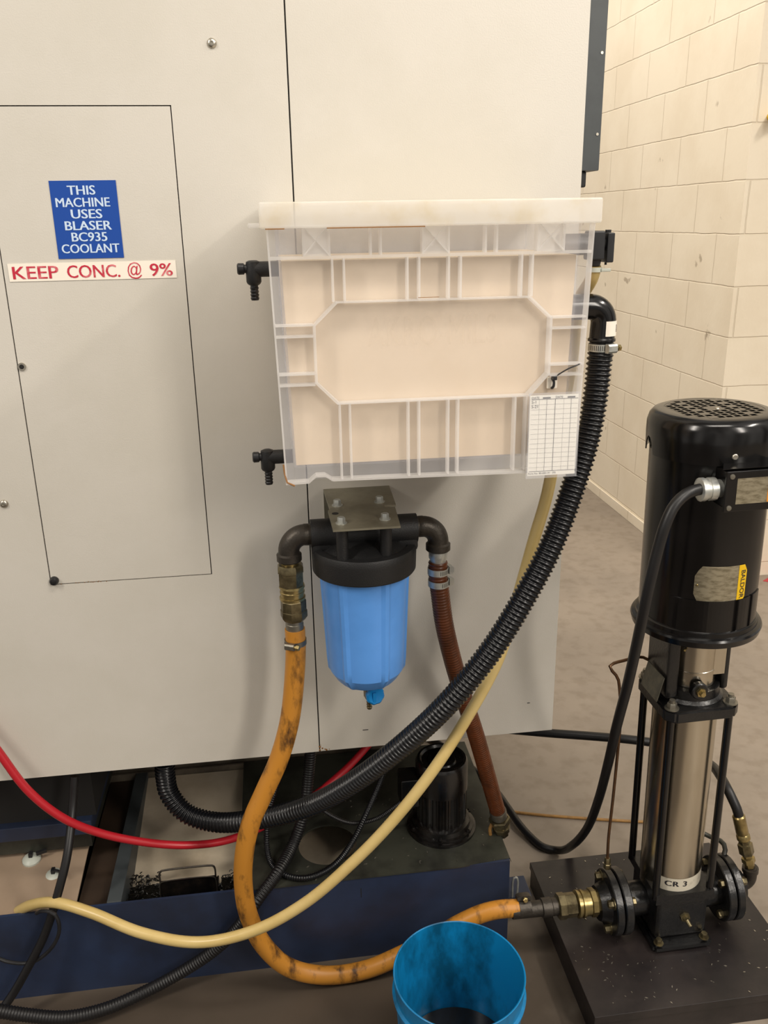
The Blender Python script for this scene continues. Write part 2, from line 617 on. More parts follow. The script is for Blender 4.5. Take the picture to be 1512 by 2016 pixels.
def put_text(mb, s, size, fn, bold=0.0, align='CENTER', spacing=1.0, xscale=1.0):
    """fn maps the letters' (x, y) to a 3-D point"""
    vs, fs = text_polys(s, size, 0.0, align, spacing)
    for k in ((-1, 0, 1) if bold else (0,)):      # a heavier stroke: three printed passes a hair apart
        lift = Vector((0, -0.00004 * (k + 1), 0))
        bv = [mb.bm.verts.new(fn((v.x + k * bold * size) * xscale, v.y) + lift) for v in vs]
        for f in fs:
            try:
                mb.bm.faces.new([bv[i] for i in f])
            except ValueError:
                pass


# ------------------------------------------------------------------ room
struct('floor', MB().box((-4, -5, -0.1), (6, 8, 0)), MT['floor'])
struct('wall_right', MB().box((1.877, 1.80, 0), (6.0, 8.0, 4.0)), MT['block'])
bb = MB()
bb.box((1.868, 1.80, 0), (1.877, 8.0, 0.055), 0.003)
struct('wall_back', MB().box((-4, 7.98, 0), (1.877, 8.1, 4.0)), MT['block'])
struct('baseboard_right', bb, MT['block'])

# ------------------------------------------------------------------ machine
mach = thing('machine_enclosure', 'large off-white sheet metal machine cabinet filling the left of the view', 'machine', (-0.8, 0.7, 0))
MB().box((-2.2, 0.004, 0.506), (0.559, 1.6, 2.9)).build('cabinet_body', MT['gap'], mach)
pl = MB()
for lo, hi in (((-2.2, 0, 0.502), (-0.4345, 0.004, 2.9)), ((-0.1345, 0, 0.502), (0.0548, 0.004, 2.9)),
               ((-0.4345, 0, 0.502), (-0.1345, 0.004, 0.920)), ((-0.4345, 0, 1.7435), (-0.1345, 0.004, 2.9))):
    pl.box(lo, hi)
bmesh.ops.remove_doubles(pl.bm, verts=pl.bm.verts, dist=1e-5)
pl.build('side_panel', MT['paint'], mach)
MB().box((0.0572, 0, 0.502), (0.563, 0.004, 2.9), 0.0012).build('side_panel', MT['paint'], mach)
MB().box((0.5595, 0.004, 0.502), (0.563, 1.6, 2.9)).build('end_panel', MT['paint'], mach)
MB().box((-0.4327, 0.0006, 0.9217), (-0.1363, 0.004, 1.7418), 0.0006).build('access_hatch', MT['paint'], mach)
MB().box((-2.2, 0.004, 0.5), (0.563, 0.03, 0.504)).build('bottom_lip', MT['gap'], mach)
for p in ((-0.0623, 0.0000, 1.8331), (-0.4934, 0.0000, 1.0852)):
    s = MB()
    s.lathe(p, (0, -1, 0), [(0, 0.0078), (0.0015, 0.0075), (0.0035, 0.0055), (0.0042, 0.003), (0.0042, 0.0022), (0.0028, 0.002)], 20)
    s.build('panel_screw', MT['screw'], mach)
s = MB()
p = (-0.4265, 0.0000, 1.3312)
s.lathe(p, (0, -1, 0), [(-0.002, 0.0075), (0.0015, 0.0068), (0.0015, 0.004), (-0.001, 0.0035)], 18)
g = s.build('hatch_lock', MT['screw'], mach)
MB().lathe(p, (0, -1, 0), [(0, 0.0036), (0.0018, 0.0030)], 14).build('lock_core', MT['gap'], g)
s = MB()
s.lathe((-0.4264, 0.0000, 0.9292), (0, -1, 0), [(-0.001, 0.0085), (0.006, 0.008), (0.009, 0.006), (0.01, 0.002)], 18)
s.build('hatch_stud', MT['blk'], mach)
# dark rail down the far right corner, with its stop at the bottom
r_ = MB()
r_.box((0.566, 0.05, 1.64), (0.613, 0.13, 2.9), 0.002)
r_.box((0.566, 0.04, 1.64), (0.608, 0.05, 2.05))
rail = r_.build('corner_rail', MT['rail'], mach)
MB().box((0.568, 0.055, 1.612), (0.592, 0.10, 1.64), 0.003).build('rail_stop', MT['blk'], rail)
for z in (1.70, 1.83, 1.95):
    MB().lathe((0.602, 0.0405, z), (0, -1, 0), [(0, 0.003), (0.0015, 0.0025)], 10).build('rail_rivet', MT['screw'], rail)
# grimy casting the cabinet stands on, set back in the dark
MB().box((-2.2, 0.42, 0.0), (0.30, 1.4, 0.506), 0.01).build('base_casting', MT['base'], mach)
ru = MB()
for i in range(16):
    x = 0.056 + random.uniform(-0.004, 0.03) * (i / 16)
    z = 0.5035 + random.uniform(0, 0.022) * (1 - i / 16)
    ru.lathe((x, 0.0, z), (0, -1, 0), [(0, random.uniform(0.0008, 0.0022)), (0.0003, 0.0006)], 7)
for i in range(14):
    ru.lathe((-0.43 + random.uniform(0, 0.1), 0.0, 0.9213 + random.uniform(-0.001, 0.001)), (0, -1, 0), [(0, 0.001), (0.0003, 0.0005)], 6)
ru.build('rust_speckle', MT['rust'], mach)['kind'] = 'stuff'
for x, z, a in ((0.154, 0.5445, 0.006), (0.507, 0.575, 0.003)):
    MB().box((x - a, -0.0003, z - 0.0009), (x + a, 0.0001, z + 0.0009)).build('scuff_mark', MT['black_ink'], mach)

# dark channel under the left end
tr = thing('underframe_channel', 'dark channel with a navy band under the machine at the left edge', 'machine frame', (-0.85, 0.15, 0.24))
MB().box((-1.6, 0.10, 0.325), (-0.44, 0.4, 0.50)).build('upper_beam', MT['gap'], tr)
MB().box((-1.6, 0.08, 0.290), (-0.448, 0.4, 0.325), 0.003).build('navy_band', MT['navy'], tr)
MB().box((-1.6, 0.10, 0.243), (-0.458, 0.4, 0.290)).build('lower_beam', MT['tank_top'], tr)
MB().box((-0.50, 0.045, 0.475), (-0.44, 0.10, 0.500), 0.002).build('mounting_tab', MT['beige'], tr)
MB().box((-0.424, 0.055, 0.480), (-0.408, 0.10, 0.500), 0.002).build('mounting_tab', MT['brass'], tr)

# ------------------------------------------------------------------ stickers
def face_text(mb, s, size, x, z, y, bold=0, spacing=1.0, xs=1.0, align='CENTER'):
    put_text(mb, s, size, lambda u, v: Vector((x + u, y, z + v)), bold, align, spacing, xs)


bs = thing('coolant_notice', 'blue square sticker with pale lettering on the machine hatch', 'sticker', (-0.2895, 0.0000, 1.5706))
MB().box((-0.3410, -0.0004, 1.5085), (-0.2345, 0.0002, 1.631), 0).build('backing', MT['blue_vinyl'], bs)
t = MB()
rows = (('THIS', (-0.2911, 0.0000, 1.6164), 0.0445), ('MACHINE', (-0.2913, 0.0000, 1.5976), 0.0865), ('USES', (-0.2875, 0.0000, 1.5795), 0.050),
        ('BLASER', (-0.2874, 0.0000, 1.5612), 0.0755), ('BC935', (-0.2871, 0.0000, 1.5432), 0.0575), ('COOLANT', (-0.2873, 0.0000, 1.5247), 0.094))
for s, p, wd in rows:
    vs, _ = text_polys(s, 0.0205, 0.016)
    ww = max(v.x for v in vs) - min(v.x for v in vs)
    face_text(t, s, 0.0205, p[0], p[2] - 0.0072, -0.0008, 0.024, xs=wd / ww)
t.build('lettering', MT['pale_ink'], bs, smooth=False)

ws = thing('concentration_notice', 'long white sticker with red letters under the blue square sticker', 'sticker', (-0.2898, 0.0000, 1.4875))
MB().box((-0.4250, -0.0004, 1.4735), (-0.1500, 0.0002, 1.5025), 0).build('backing', MT['white'], ws)
t = MB()
for s, a, b in (('KEEP', 23, 112), ('CONC.', 129, 233), ('@', 248, 277), ('9%', 293, 338)):
    x0 = -0.4250 + (a - 15) / 330 * 0.2745
    x1 = -0.4250 + (b - 15) / 330 * 0.2745
    vs, _ = text_polys(s, 0.0295, 0.008)
    lo = min(v.x for v in vs)
    ww = max(v.x for v in vs) - lo
    k = (x1 - x0) / ww
    put_text(t, s, 0.0295, lambda u, v: Vector((x0 - lo * k + u, -0.0008, 1.4775 + v + (0.002 if s == '@' else 0))), 0.014 if s != '@' else 0, 'CENTER', 1, k)
t.build('lettering', MT['red_ink'], ws, smooth=False)

# ------------------------------------------------------------------ tote with coolant
tote = thing('plastic_tote', 'translucent plastic tote with ribbed front hung on the machine as a tank', 'tank', (0.24, -0.15, 1.18))
YF, YW = -0.31, -0.293          # rib fronts, front wall


def xl(z):
    return 0.005 + (1.55 - z) / 0.36 * 0.008


def xr(z):
    return 0.4755 - (1.55 - z) / 0.36 * 0.009


Z0, Z1 = 1.186, 1.556
sh = MB()
# front wall, back wall, side walls, floor: each a thin slab, slightly tapered to the bottom
for ya, yb in ((YW, YW + 0.0025), (-0.022, -0.0195)):
    zb_ = Z0 + 0.001 if ya == YW else 1.206
    sh.prism([(xl(Z0) + 0.015, ya, zb_), (xr(Z0) - 0.015, ya, zb_), (xr(Z1) - 0.015, ya, Z1), (xl(Z1) + 0.015, ya, Z1)], (0, yb - ya, 0))
for f, s in ((xl, 1), (xr, -1)):
    sh.prism([(f(Z0) + s * 0.015, YW + 0.0025, 1.206), (f(Z0) + s * 0.015, -0.022, 1.206), (f(Z1) + s * 0.015, -0.022, Z1), (f(Z1) + s * 0.015, YW + 0.0025, Z1)],
             (s * 0.0022, 0, 0))
sh.box((xl(Z0) + 0.0175, YW + 0.0025, 1.206), (xr(Z0) - 0.0175, -0.022, 1.2085))
# corner webs that carry the front wall out to the flanges
sh.prism([(xl(Z0), YW, Z0), (xl(Z0) + 0.0148, YW, Z0), (xl(Z1) + 0.0148, YW, Z1), (xl(Z1), YW, Z1)], (0, 0.0022, 0))
sh.prism([(xr(Z0) - 0.0148, YW, Z0), (xr(Z0), YW, Z0), (xr(Z1), YW, Z1), (xr(Z1) - 0.0148, YW, Z1)], (0, 0.0022, 0))
sh.build('tote_body', MT['tote'], tote)

ribs = MB()


def vrib(xt, zt, xb, zb, th=0.0026, yd=YF):
    ribs.prism([(xt - th / 2, yd, zt), (xt + th / 2, yd, zt), (xb + th / 2, yd, zb), (xb - th / 2, yd, zb)], (0, YW - yd, 0))


def hrib(x0, z0, x1, z1, th=0.0026, yd=YF):
    ribs.prism([(x0, yd, z0 - th / 2), (x1, yd, z1 - th / 2), (x1, yd, z1 + th / 2), (x0, yd, z0 + th / 2)], (0, YW - yd, 0))


LEDGE = 1.513
hrib(xl(LEDGE) + 0.0026, LEDGE, xr(LEDGE) - 0.0026, LEDGE, 0.004)
oct_ = [(0.097, 1.452), (0.384, 1.452), (0.418, 1.421), (0.418, 1.337), (0.388, 1.304), (0.095, 1.304), (0.064, 1.336), (0.064, 1.420)]
oin = []
cx, cz = 0.241, 1.378
for x, z in oct_:
    d = math.hypot(x - cx, z - cz)
    oin.append((x + (cx - x) * 0.0032 / d * 1.1, z + (cz - z) * 0.0032 / d * 1.4))
for i in range(8):
    a, b = oct_[i], oct_[(i + 1) % 8]
    c, d = oin[(i + 1) % 8], oin[i]
    ribs.prism([(a[0], YF, a[1]), (b[0], YF, b[1]), (c[0], YF, c[1]), (d[0], YF, d[1])], (0, YW - YF, 0))
for x in (0.0945, 0.111, 0.2015, 0.2185, 0.2615, 0.279, 0.3690, 0.3850):
    vrib(x, LEDGE - 0.002, x, 1.452)
for x in (0.0985, 0.1136, 0.2014, 0.2178, 0.2625, 0.2776, 0.3660, 0.3836):
    vrib(x, 1.304, x, 1.1885)
for x in (0.1495, 0.1638, 0.3148, 0.3312):
    vrib(x, Z1, x, LEDGE + 0.002)
for z in (1.4205, 1.4045, 1.3505, 1.3345):
    hrib(xl(z) + 0.0026, z, 0.064, z)
    hrib(0.418, z, xr(z) - 0.0026, z)
# square bosses crossed by an X
for x0, x1 in ((0.0553, 0.0912), (0.2238, 0.2610), (0.3918, 0.4303)):
    vrib(x0, Z1, x0, LEDGE + 0.002)
    vrib(x1, Z1, x1, LEDGE + 0.002)
    ribs.box((x0 + 0.0014, YF + 0.004, LEDGE + 0.002), (x1 - 0.0014, YF + 0.006, Z1))
    for a, b in ((x0, x1), (x1, x0)):
        n = 0.0012
        ribs.prism([(a - n, YF, LEDGE + 0.003), (a + n, YF, LEDGE + 0.003), (b + n, YF, Z1), (b - n, YF, Z1)], (0, 0.0039, 0))
ribs.build('stiffening_ribs', MT['tote_rib'], tote)
fl = MB()
fl.prism([(xl(Z0), YF, Z0), (xl(Z0) + 0.0025, YF, Z0), (xl(Z1) + 0.0025, YF, Z1), (xl(Z1), YF, Z1)], (0, YW - YF, 0))
fl.prism([(xr(Z0) - 0.0025, YF, Z0), (xr(Z0), YF, Z0), (xr(Z1), YF, Z1), (xr(Z1) - 0.0025, YF, Z1)], (0, YW - YF, 0))
# bottom flange with its raised foot notch
prof = [(xl(Z0), 1.1865), (0.048, 1.187), (0.059, 1.196), (0.073, 1.196), (0.084, 1.1885), (0.380, 1.185), (xr(Z0), 1.180)]
for (xa, za), (xb, zb) in zip(prof, prof[1:]):
    fl.prism([(xa, YF, za - 0.002), (xb, YF, zb - 0.002), (xb, YF, zb + 0.0012), (xa, YF, za + 0.0012)], (0, YW - YF, 0))
fl.build('front_flange', MT['tote_rib'], tote)
wd = MB()
put_text(wd, 'AKRO-MILS', 0.062, lambda u, v: Vector((0.241 + u, YW - 0.0012, 1.385 + v)), 0.0, 'CENTER', 1.0, 0.62)
wd.build('moulded_lettering', milky('moulded_letters', 'E8D8C4', 0.93), tote, smooth=False)
lid = MB()
lid.box((-0.0035, -0.326, 1.5525), (0.4795, -0.008, 1.5865), 0.003)
lo_ = lid.build('lid', MT['tote_lid'], tote)
MB().box((-0.021, -0.21, 1.553), (-0.0035, -0.12, 1.560), 0.002).build('lid_handle', MT['tote_rib'], lo_)
for x0, x1 in ((0.004, 0.030), (0.088, 0.224)):
    MB().box((x0, -0.3262, 1.5512), (x1, -0.318, 1.5527)).build('rust_stain', MT['rust'], lo_)
MB().box((0.2165, -0.3106, 1.4545), (0.247, -0.3100, 1.4552)).build('rust_stain', MT['rust'], tote)
MB().tube([(0.011, -0.30, 1.214), (0.013, -0.311, 1.196), (0.018, -0.3115, 1.184), (0.026, -0.3115, 1.183)], 0.0014, 6).build('rust_stain', MT['rust'], tote)

liq = MB()
liq.prism([(xl(1.2) + 0.0178, YW + 0.0027, 1.2095), (xr(1.2) - 0.0178, YW + 0.0027, 1.2095), (xr(1.5) - 0.0178, YW + 0.0027, 1.5085), (xl(1.5) + 0.0178, YW + 0.0027, 1.5085)],
          (0, 0.262, 0))
tag(liq.build('coolant', MT['emulsion']), 'beige milky coolant filling the translucent tote', 'liquid')

# log card in a clear sleeve, stuck to the ribs at the bottom right
card = thing('log_card', 'white ruled date card in a clear sleeve at the tote corner', 'card', (0.424, -0.318, 1.175))
cx0, cx1, cz0, cz1 = 0.3865, 0.4625, 1.1800, 1.3060
MB().box((cx0, -0.3165, cz0), (cx1, -0.3155, cz1)).build('paper', MT['paper'], card)
MB().box((cx0 - 0.003, -0.3185, cz0 - 0.004), (cx1 + 0.003, -0.3175, cz1 + 0.004)).build('sleeve', mat('clear_sleeve', 'E8E8EC', 0.2, alpha=0.16), card)
ln = MB()
gw, gh = cx1 - cx0, cz1 - cz0
gx = lambda f: cx0 + gw * f
gz = lambda f: cz1 - gh * f
YC = -0.3168
for i in range(1, 15):
    z = gz(0.052 + i * 0.0602)
    ln.box((gx(0.03), YC, z - 0.0001), (gx(0.985), YC + 0.0002, z + 0.0001))
for f in (0.19, 0.70):
    ln.box((gx(f) - 0.0001, YC, gz(0.94)), (gx(f) + 0.0001, YC + 0.0002, gz(0.05)))
ln.build('ruled_lines', MT['grey_ink'], card)
bl = MB()
for f, k in ((0.345, 0.00018), (0.52, 0.00032), (0.85, 0.00018)):
    bl.box((gx(f) - k, YC - 0.0001, gz(0.94)), (gx(f) + k, YC + 0.0001, gz(0.05)))
for f in (0.047, 0.945):
    bl.box((gx(0.03), YC - 0.0001, gz(f) - 0.0003), (gx(0.99), YC + 0.0001, gz(f) + 0.0003))
for f in (0.34, 0.85):
    bl.box((gx(f) - 0.006, YC - 0.0003, gz(0.03) - 0.0011), (gx(f) + 0.006, YC, gz(0.03) + 0.0009), 0.0003)
for s, f, zf, sz in (('DATE', 0.11, 0.040, 0.0048), ('DATE', 0.60, 0.040, 0.0048), ('S-1', 0.085, 0.095, 0.0065), ('S-21', 0.105, 0.150, 0.0065),
                     ('Form No. 80-000-141', 0.25, 0.982, 0.0040), ('295', 0.56, 0.982, 0.0040)):
    x, z = gx(f), gz(zf)
    put_text(bl, s, sz, lambda u, v: Vector((x + u, YC - 0.0002, z + v)), 0.0)
bl.build('print_and_handwriting', MT['black_ink'], card, smooth=False)

zt = thing('cable_tie', 'black cable tie on a white stick-on mount above the log card', 'cable tie', (0.4347, -0.2800, 1.3125))
MB().box((0.4180, YW - 0.005, 1.3120), (0.4345, YW - 0.0008, 1.3300), 0.0015).build('adhesive_mount', MT['white'], zt)
z_ = MB()
z_.box((0.4235, -0.311, 1.3270), (0.4295, -0.299, 1.3330), 0.001)
z_.tube([(0.4265, -0.306, 1.331), (0.434, -0.312, 1.338), (0.446, -0.314, 1.345), (0.458, -0.313, 1.349), (0.4645, -0.308, 1.350)], 0.0011, 8, 0.003)
z_.tube([(0.4255, -0.2995, 1.3275), (0.4262, -0.305, 1.3240), (0.4258, -0.305, 1.3165), (0.4252, -0.2995, 1.3135)], 0.0021, 8, 0.003)
z_.build('strap', MT['blk'], zt)


# plastic elbow valves in the tote's left side
def elbow_valve(z, x, label):
    y = -0.20
    o = thing('barbed_elbow', label, 'pipe fitting', (x, y, z), 'black barbed elbows on the tote')
    wall = xl(z) + 0.0148
    b = MB()
    b.cyl((x, y, z), (wall, y, z), 0.0115, n=20)
    b.lathe((x, y, z + 0.013), (0, 0, -1), [(0, 0.006), (0.002, 0.0105), (0.012, 0.0115), (0.031, 0.0115), (0.034, 0.0100), (0.036, 0.0075)], 20)
    b.build('elbow_body', MT['blk_soft'], o)
    k = MB()
    k.lathe((x - 0.009, y, z + 0.001), (-1, 0, 0), [(0, 0.0065), (0.004, 0.0065), (0.005, 0.0085), (0.013, 0.0088), (0.015, 0.007)], 12)
    k.build('plug', MT['blk'], o)
    k = MB()
    pr = [(0.0, 0.0060)]
    for i in range(4):
        t = 0.003 + i * 0.0050
        pr += [(t, 0.0060), (t + 0.001, 0.0068), (t + 0.0045, 0.0056)]
    k.lathe((x, y, z - 0.023), (0, 0, -1), pr, 16)
    k.build('hose_barb', MT['blk'], o)


elbow_valve(1.494, -0.017, 'upper black barbed elbow on the left side of the tote')
elbow_valve(1.2005, -0.013, 'lower black barbed elbow on the left side of the tote')

# right side of the tote: cam valve with pale yellow hose, swept elbow with black hose
cv = thing('bulkhead_coupling', 'black two-piece bulkhead coupling high on the right side of the tote', 'pipe fitting', (0.52, -0.2, 1.5))
b = MB()
b.cyl((0.458, -0.2, 1.520), (0.515, -0.2, 1.520), 0.0165, n=20)
b.box((0.506, -0.2175, 1.496), (0.529, -0.1825, 1.540), 0.003)
b.cyl((0.5195, -0.2, 1.500), (0.5195, -0.2, 1.487), 0.011, 0.009, 18)
b.build('coupling_body', MT['blk'], cv)
b = MB()
b.box((0.533, -0.2155, 1.492), (0.545, -0.1845, 1.537), 0.002)
b.cyl((0.529, -0.2, 1.520), (0.533, -0.2, 1.520), 0.010, n=16)
b.cyl((0.538, -0.2, 1.492), (0.538, -0.2, 1.488), 0.002, n=8)
b.cyl((0.539, -0.2, 1.537), (0.539, -0.2, 1.541), 0.005, n=8)
b.build('lever_handle', MT['blk'], cv)
b = MB()
b.lathe((0.5195, -0.2, 1.4845), (0, 0, -1), [(0, 0.0125), (0.007, 0.0125)], 20)
b.box((0.527, -0.212, 1.4780), (0.543, -0.207, 1.4830), 0.001)
tag(b.build('pinch_clamp', MT['putty']), 'off-white pinch clamp under the bulkhead coupling', 'hose clamp')

el = thing('swept_elbow', 'black swept plastic elbow with a white label on the tote', 'pipe fitting', (0.54, -0.2, 1.37))
b = MB()
EC = Vector((0.5155, -0.2, 1.3985))
b.tube([(0.459, -0.2, 1.4235), (0.49, -0.2, 1.4235)] + arc(EC, (0, 0, 1), (1, 0, 0), 0.025, 0, 90, 8) + [(0.540, -0.2, 1.385), (0.5395, -0.2, 1.3725)], 0.0205, 22, 0.004)
b.lathe((0.449, -0.2, 1.4235), (1, 0, 0), [(0, 0.021), (0.008, 0.021)], 6)
b.lathe((0.464, -0.2, 1.4235), (1, 0, 0), [(0, 0.026), (0.012, 0.026)], 24)
b.lathe((0.5395, -0.2, 1.3745), (0, 0, -1), [(0, 0.020), (0.003, 0.0225), (0.006, 0.0225), (0.008, 0.019), (0.036, 0.019)], 24)
b.build('elbow_body', MT['blk_gloss'], el)
b = MB()
n = 8
for i in range(n):
    a0, a1 = math.radians(-98 + 74 * i / n), math.radians(-98 + 74 * (i + 1) / n)
    R = 0.0214
    b.quad((0.5402 + R * math.cos(a0), -0.2 + R * math.sin(a0), 1.3775), (0.5402 + R * math.cos(a1), -0.2 + R * math.sin(a1), 1.3775),
           (0.5402 + R * math.cos(a1), -0.2 + R * math.sin(a1), 1.4015), (0.5402 + R * math.cos(a0), -0.2 + R * math.sin(a0), 1.4015))
bmesh.ops.remove_doubles(b.bm, verts=b.bm.verts, dist=1e-5)
b.build('barcode_label', MT['white'], el)
b = MB()
a0, a1 = math.radians(-40), math.radians(-26)
for i in range(5):
    z = 1.384 + i * 0.0024
    R = 0.0217
    b.quad((0.5402 + R * math.cos(a0), -0.2 + R * math.sin(a0), z), (0.5402 + R * math.cos(a1), -0.2 + R * math.sin(a1), z),
           (0.5402 + R * math.cos(a1), -0.2 + R * math.sin(a1), z + 0.0015), (0.5402 + R * math.cos(a0), -0.2 + R * math.sin(a0), z + 0.0015))
b.build('barcode_stripes', MT['black_ink'], el)


def hose_clamp(c, axis, r, width, label, screw_dir, group=None, m='galv'):
    c, ax = Vector(c), Vector(axis).normalized()
    sd = Vector(screw_dir)
    sd = (sd - ax * sd.dot(ax)).normalized()
    o = thing('hose_clamp', label, 'hose clamp', c, group)
    b = MB()
    b.lathe(c - ax * width / 2, ax, [(0, r), (0, r + 0.0012), (width, r + 0.0012), (width, r)], 32, False, False)
    b.build('band', MT[m], o)
    tang = ax.cross(sd).normalized()
    h = c + sd * (r + 0.005)
    b = MB()
    u, v, d = tang, ax, sd
    pr = []
    for k in (-1, 1):
        pr.append([h + u * (0.009 * k) + v * a + d * e for a, e in ((-width * .6, -.004), (width * .6, -.004), (width * .6, .003), (width * .35, .0055), (-width * .35, .0055), (-width * .6, .003))])
    b.prism(pr[0], u * 0.018)
    b.build('worm_housing', MT[m], o)
    b = MB()
    b.lathe(h + u * 0.009, u, [(0, 0.0035), (0.003, 0.0035), (0.0035, 0.0056), (0.0085, 0.0056), (0.0095, 0.0045)], 6)
    b.build('worm_screw', MT['brass_bright'], o)
    sl = MB()
    for k in range(9):
        a = math.radians(25 + k * 9)
        for sgn in (1,):
            dirv = sd * math.cos(a) - tang * math.sin(a)
            tv = ax.cross(dirv)
            q = c + dirv * (r + 0.0013)
            sl.quad(q - ax * width * .32 - tv * .0005, q + ax * width * .32 - tv * .0005, q + ax * width * .32 + tv * .0005, q - ax * width * .32 + tv * .0005)
    sl.build('band_slots', MT['gap'], o)
    return o


hose_clamp((0.5393, -0.2, 1.3585), (0, 0, 1), 0.0198, 0.012, 'steel worm clamp holding the corrugated hose under the tote elbow', (0.35, -1, 0))

# ------------------------------------------------------------------ hoses from the tote
ch = MB()
ch.tube([(0.5393, -0.2, 1.350), (0.5380, -0.2, 1.335), (0.5343, -0.2050, 1.2950), (0.5221, -0.2150, 1.2204), (0.4938, -0.2300, 1.1288), (0.4554, -0.2450, 1.0316), (0.4068, -0.2550, 0.9407), (0.3510, -0.2550, 0.8452),
         (0.2760, -0.2500, 0.7452), (0.1893, -0.2100, 0.6307), (0.0969, -0.1500, 0.5173), (0.0169, -0.0900, 0.4337), (-0.0900, -0.0300, 0.3699), (-0.1785, 0.0100, 0.3441), (-0.2376, 0.0300, 0.3594), (-0.2694, 0.0450, 0.4014), (-0.2738, 0.0500, 0.4396), (-0.2722, 0.0500, 0.4776)],
        0.0192, 20, ridge=0.0022, pitch=0.0082)
tag(ch.build('corrugated_hose', MT['corr'], angle=60), 'thick black corrugated hose sweeping from tote elbow down under the machine', 'hose')

yh = MB()
yh.tube([(0.5195, -0.2, 1.487), (0.5195, -0.196, 1.472), (0.5185, -0.180, 1.455), (0.516, -0.160, 1.438), (0.512, -0.150, 1.40), (0.508, -0.150, 1.33), (0.488, -0.155, 1.20), (0.4701, -0.1700, 1.1027), (0.4463, -0.1800, 1.0221), (0.4158, -0.1900, 0.9107), (0.3805, -0.2000, 0.7961), (0.3159, -0.2200, 0.6870),
         (0.2515, -0.2350, 0.5950), (0.1736, -0.2400, 0.4956), (0.0949, -0.2400, 0.4107), (0.0052, -0.2350, 0.3278), (-0.0950, -0.2250, 0.2665), (-0.2052, -0.2050, 0.2345), (-0.3143, -0.1750, 0.2439), (-0.4163, -0.1300, 0.2661), (-0.4917, -0.0950, 0.2695), (-0.5537, -0.0600, 0.2393),
         (-0.6003, -0.0300, 0.1940), (-0.6155, -0.0250, 0.1766)],
        0.0108, 16)
tag(yh.build('vinyl_hose', MT['yellow_hose']), 'pale yellow vinyl hose looping from behind the black hose to lower left', 'hose')

# ------------------------------------------------------------------ filter
FX, FY = 0.1475, -0.125
fb = thing('filter_bracket', 'olive steel plate bracket above the filter with four bolts', 'bracket', (0.146, -0.1, 1.078))
b = MB()
b.prism([(0.086, -0.004, 1.0762), (0.212, -0.004, 1.0762), (0.208, -0.118, 1.0762), (0.186, -0.118, 1.0762), (0.186, -0.128, 1.0762), (0.2045, -0.130, 1.0762), (0.199, -0.232, 1.0762),
         (0.0865, -0.232, 1.0762), (0.0855, -0.13, 1.0762), (0.089, -0.12, 1.0762)], (0, 0, 0.0035))
b.box((0.086, -0.004, 1.000), (0.212, 0.0, 1.0797))
b.build('bracket_plate', MT['bracket'], fb)
for p in ((0.1041, -0.1035, 1.0797), (0.1810, -0.0970, 1.0797), (0.1030, -0.2001, 1.0797), (0.1781, -0.1928, 1.0797)):
    MB().hexbolt(p, (0, 0, 1), 0.0068, 0.0095).build('hex_bolt', MT['galv'], fb)
b = MB()
b.lathe((0.0969, -0.1481, 1.0798), (0, 0, 1), [(0, 0.006), (0.0003, 0.006)], 18)
b.build('slot_hole', MT['gap'], fb)

fi = thing('water_filter', 'big cartridge filter with a black cap and blue bowl on the machine', 'filter', (FX, FY, 0.70))
h = MB()
h.lathe((FX, FY, 0.0), (0, 0, 1), [(0.966, 0.082), (0.966, 0.0915), (0.969, 0.0935), (0.998, 0.0945), (1.006, 0.0945), (1.012, 0.092), (1.0135, 0.080), (1.011, 0.078), (1.012, 0.074), (1.021, 0.060), (1.026, 0.03), (1.026, 0.001)], 64)
# ports and the saddle that carries them
h.cyl((FX - 0.094, FY, 1.036), (FX + 0.096, FY, 1.036), 0.0265, n=32)
h.box((FX - 0.094, FY - 0.022, 1.0), (FX - 0.055, FY + 0.022, 1.035), 0.006)
h.box((FX + 0.057, FY - 0.022, 1.0), (FX + 0.096, FY + 0.022, 1.035), 0.006)
h.box((FX - 0.06, FY - 0.02, 0.99), (FX + 0.06, FY + 0.02, 1.04), 0.004)
for x, y in ((0.105, -0.088), (0.182, -0.088), (0.104, -0.192), (0.180, -0.187)):
    h.cyl((x, y, 1.0), (x, y, 1.0762), 0.0105, n=18)
h.build('filter_head', MT['blk_soft'], fi)
hs = MB()
n = 72
prof = [(0.970, 0.0775), (0.955, 0.0775), (0.88, 0.0743), (0.81, 0.0716), (0.785, 0.0706), (0.766, 0.0690), (0.751, 0.060), (0.743, 0.053), (0.739, 0.040), (0.7375, 0.001)]
rings = []
for z, r in prof:
    ring = []
    for i in range(n):
        a = 2 * math.pi * i / n
        k = (i % 12)
        rr = r * (1.05 if k in (9, 10) and r > 0.045 else 1.0)
        ring.append(hs.bm.verts.new((FX + rr * math.cos(a + 0.1), FY + rr * math.sin(a + 0.1), z)))
    rings.append(ring)
hs.skin(rings)
hs.build('filter_bowl', MT['filter_blue'], fi, angle=24)
dv = MB()
dv.lathe((FX + 0.003, FY, 0.731), (0, 0, -1), [(0, 0.0105), (0.03, 0.0105), (0.034, 0.008)], 8)
dv_ = dv.build('drain_valve', MT['dull_steel'], fi)
k = MB()
kc = Vector((FX + 0.010, FY - 0.014, 0.712))
kd = Vector((0.25, -1, 0.15)).normalized()
u, v, d = frame_of(kd)
rr_ = []
for t, r in ((-0.004, 0.006), (0.0, 0.0155), (0.004, 0.0175), (0.010, 0.0175), (0.013, 0.0145), (0.0115, 0.006), (0.0115, 0.0005)):
    rr_.append([k.bm.verts.new(kc + kd * t + (u * math.cos(2 * math.pi * i / 48) + v * math.sin(2 * math.pi * i / 48)) * r * (1 + (0.05 if r > 0.012 and (i // 3) % 2 else 0)))
                for i in range(48)])
k.skin(rr_)
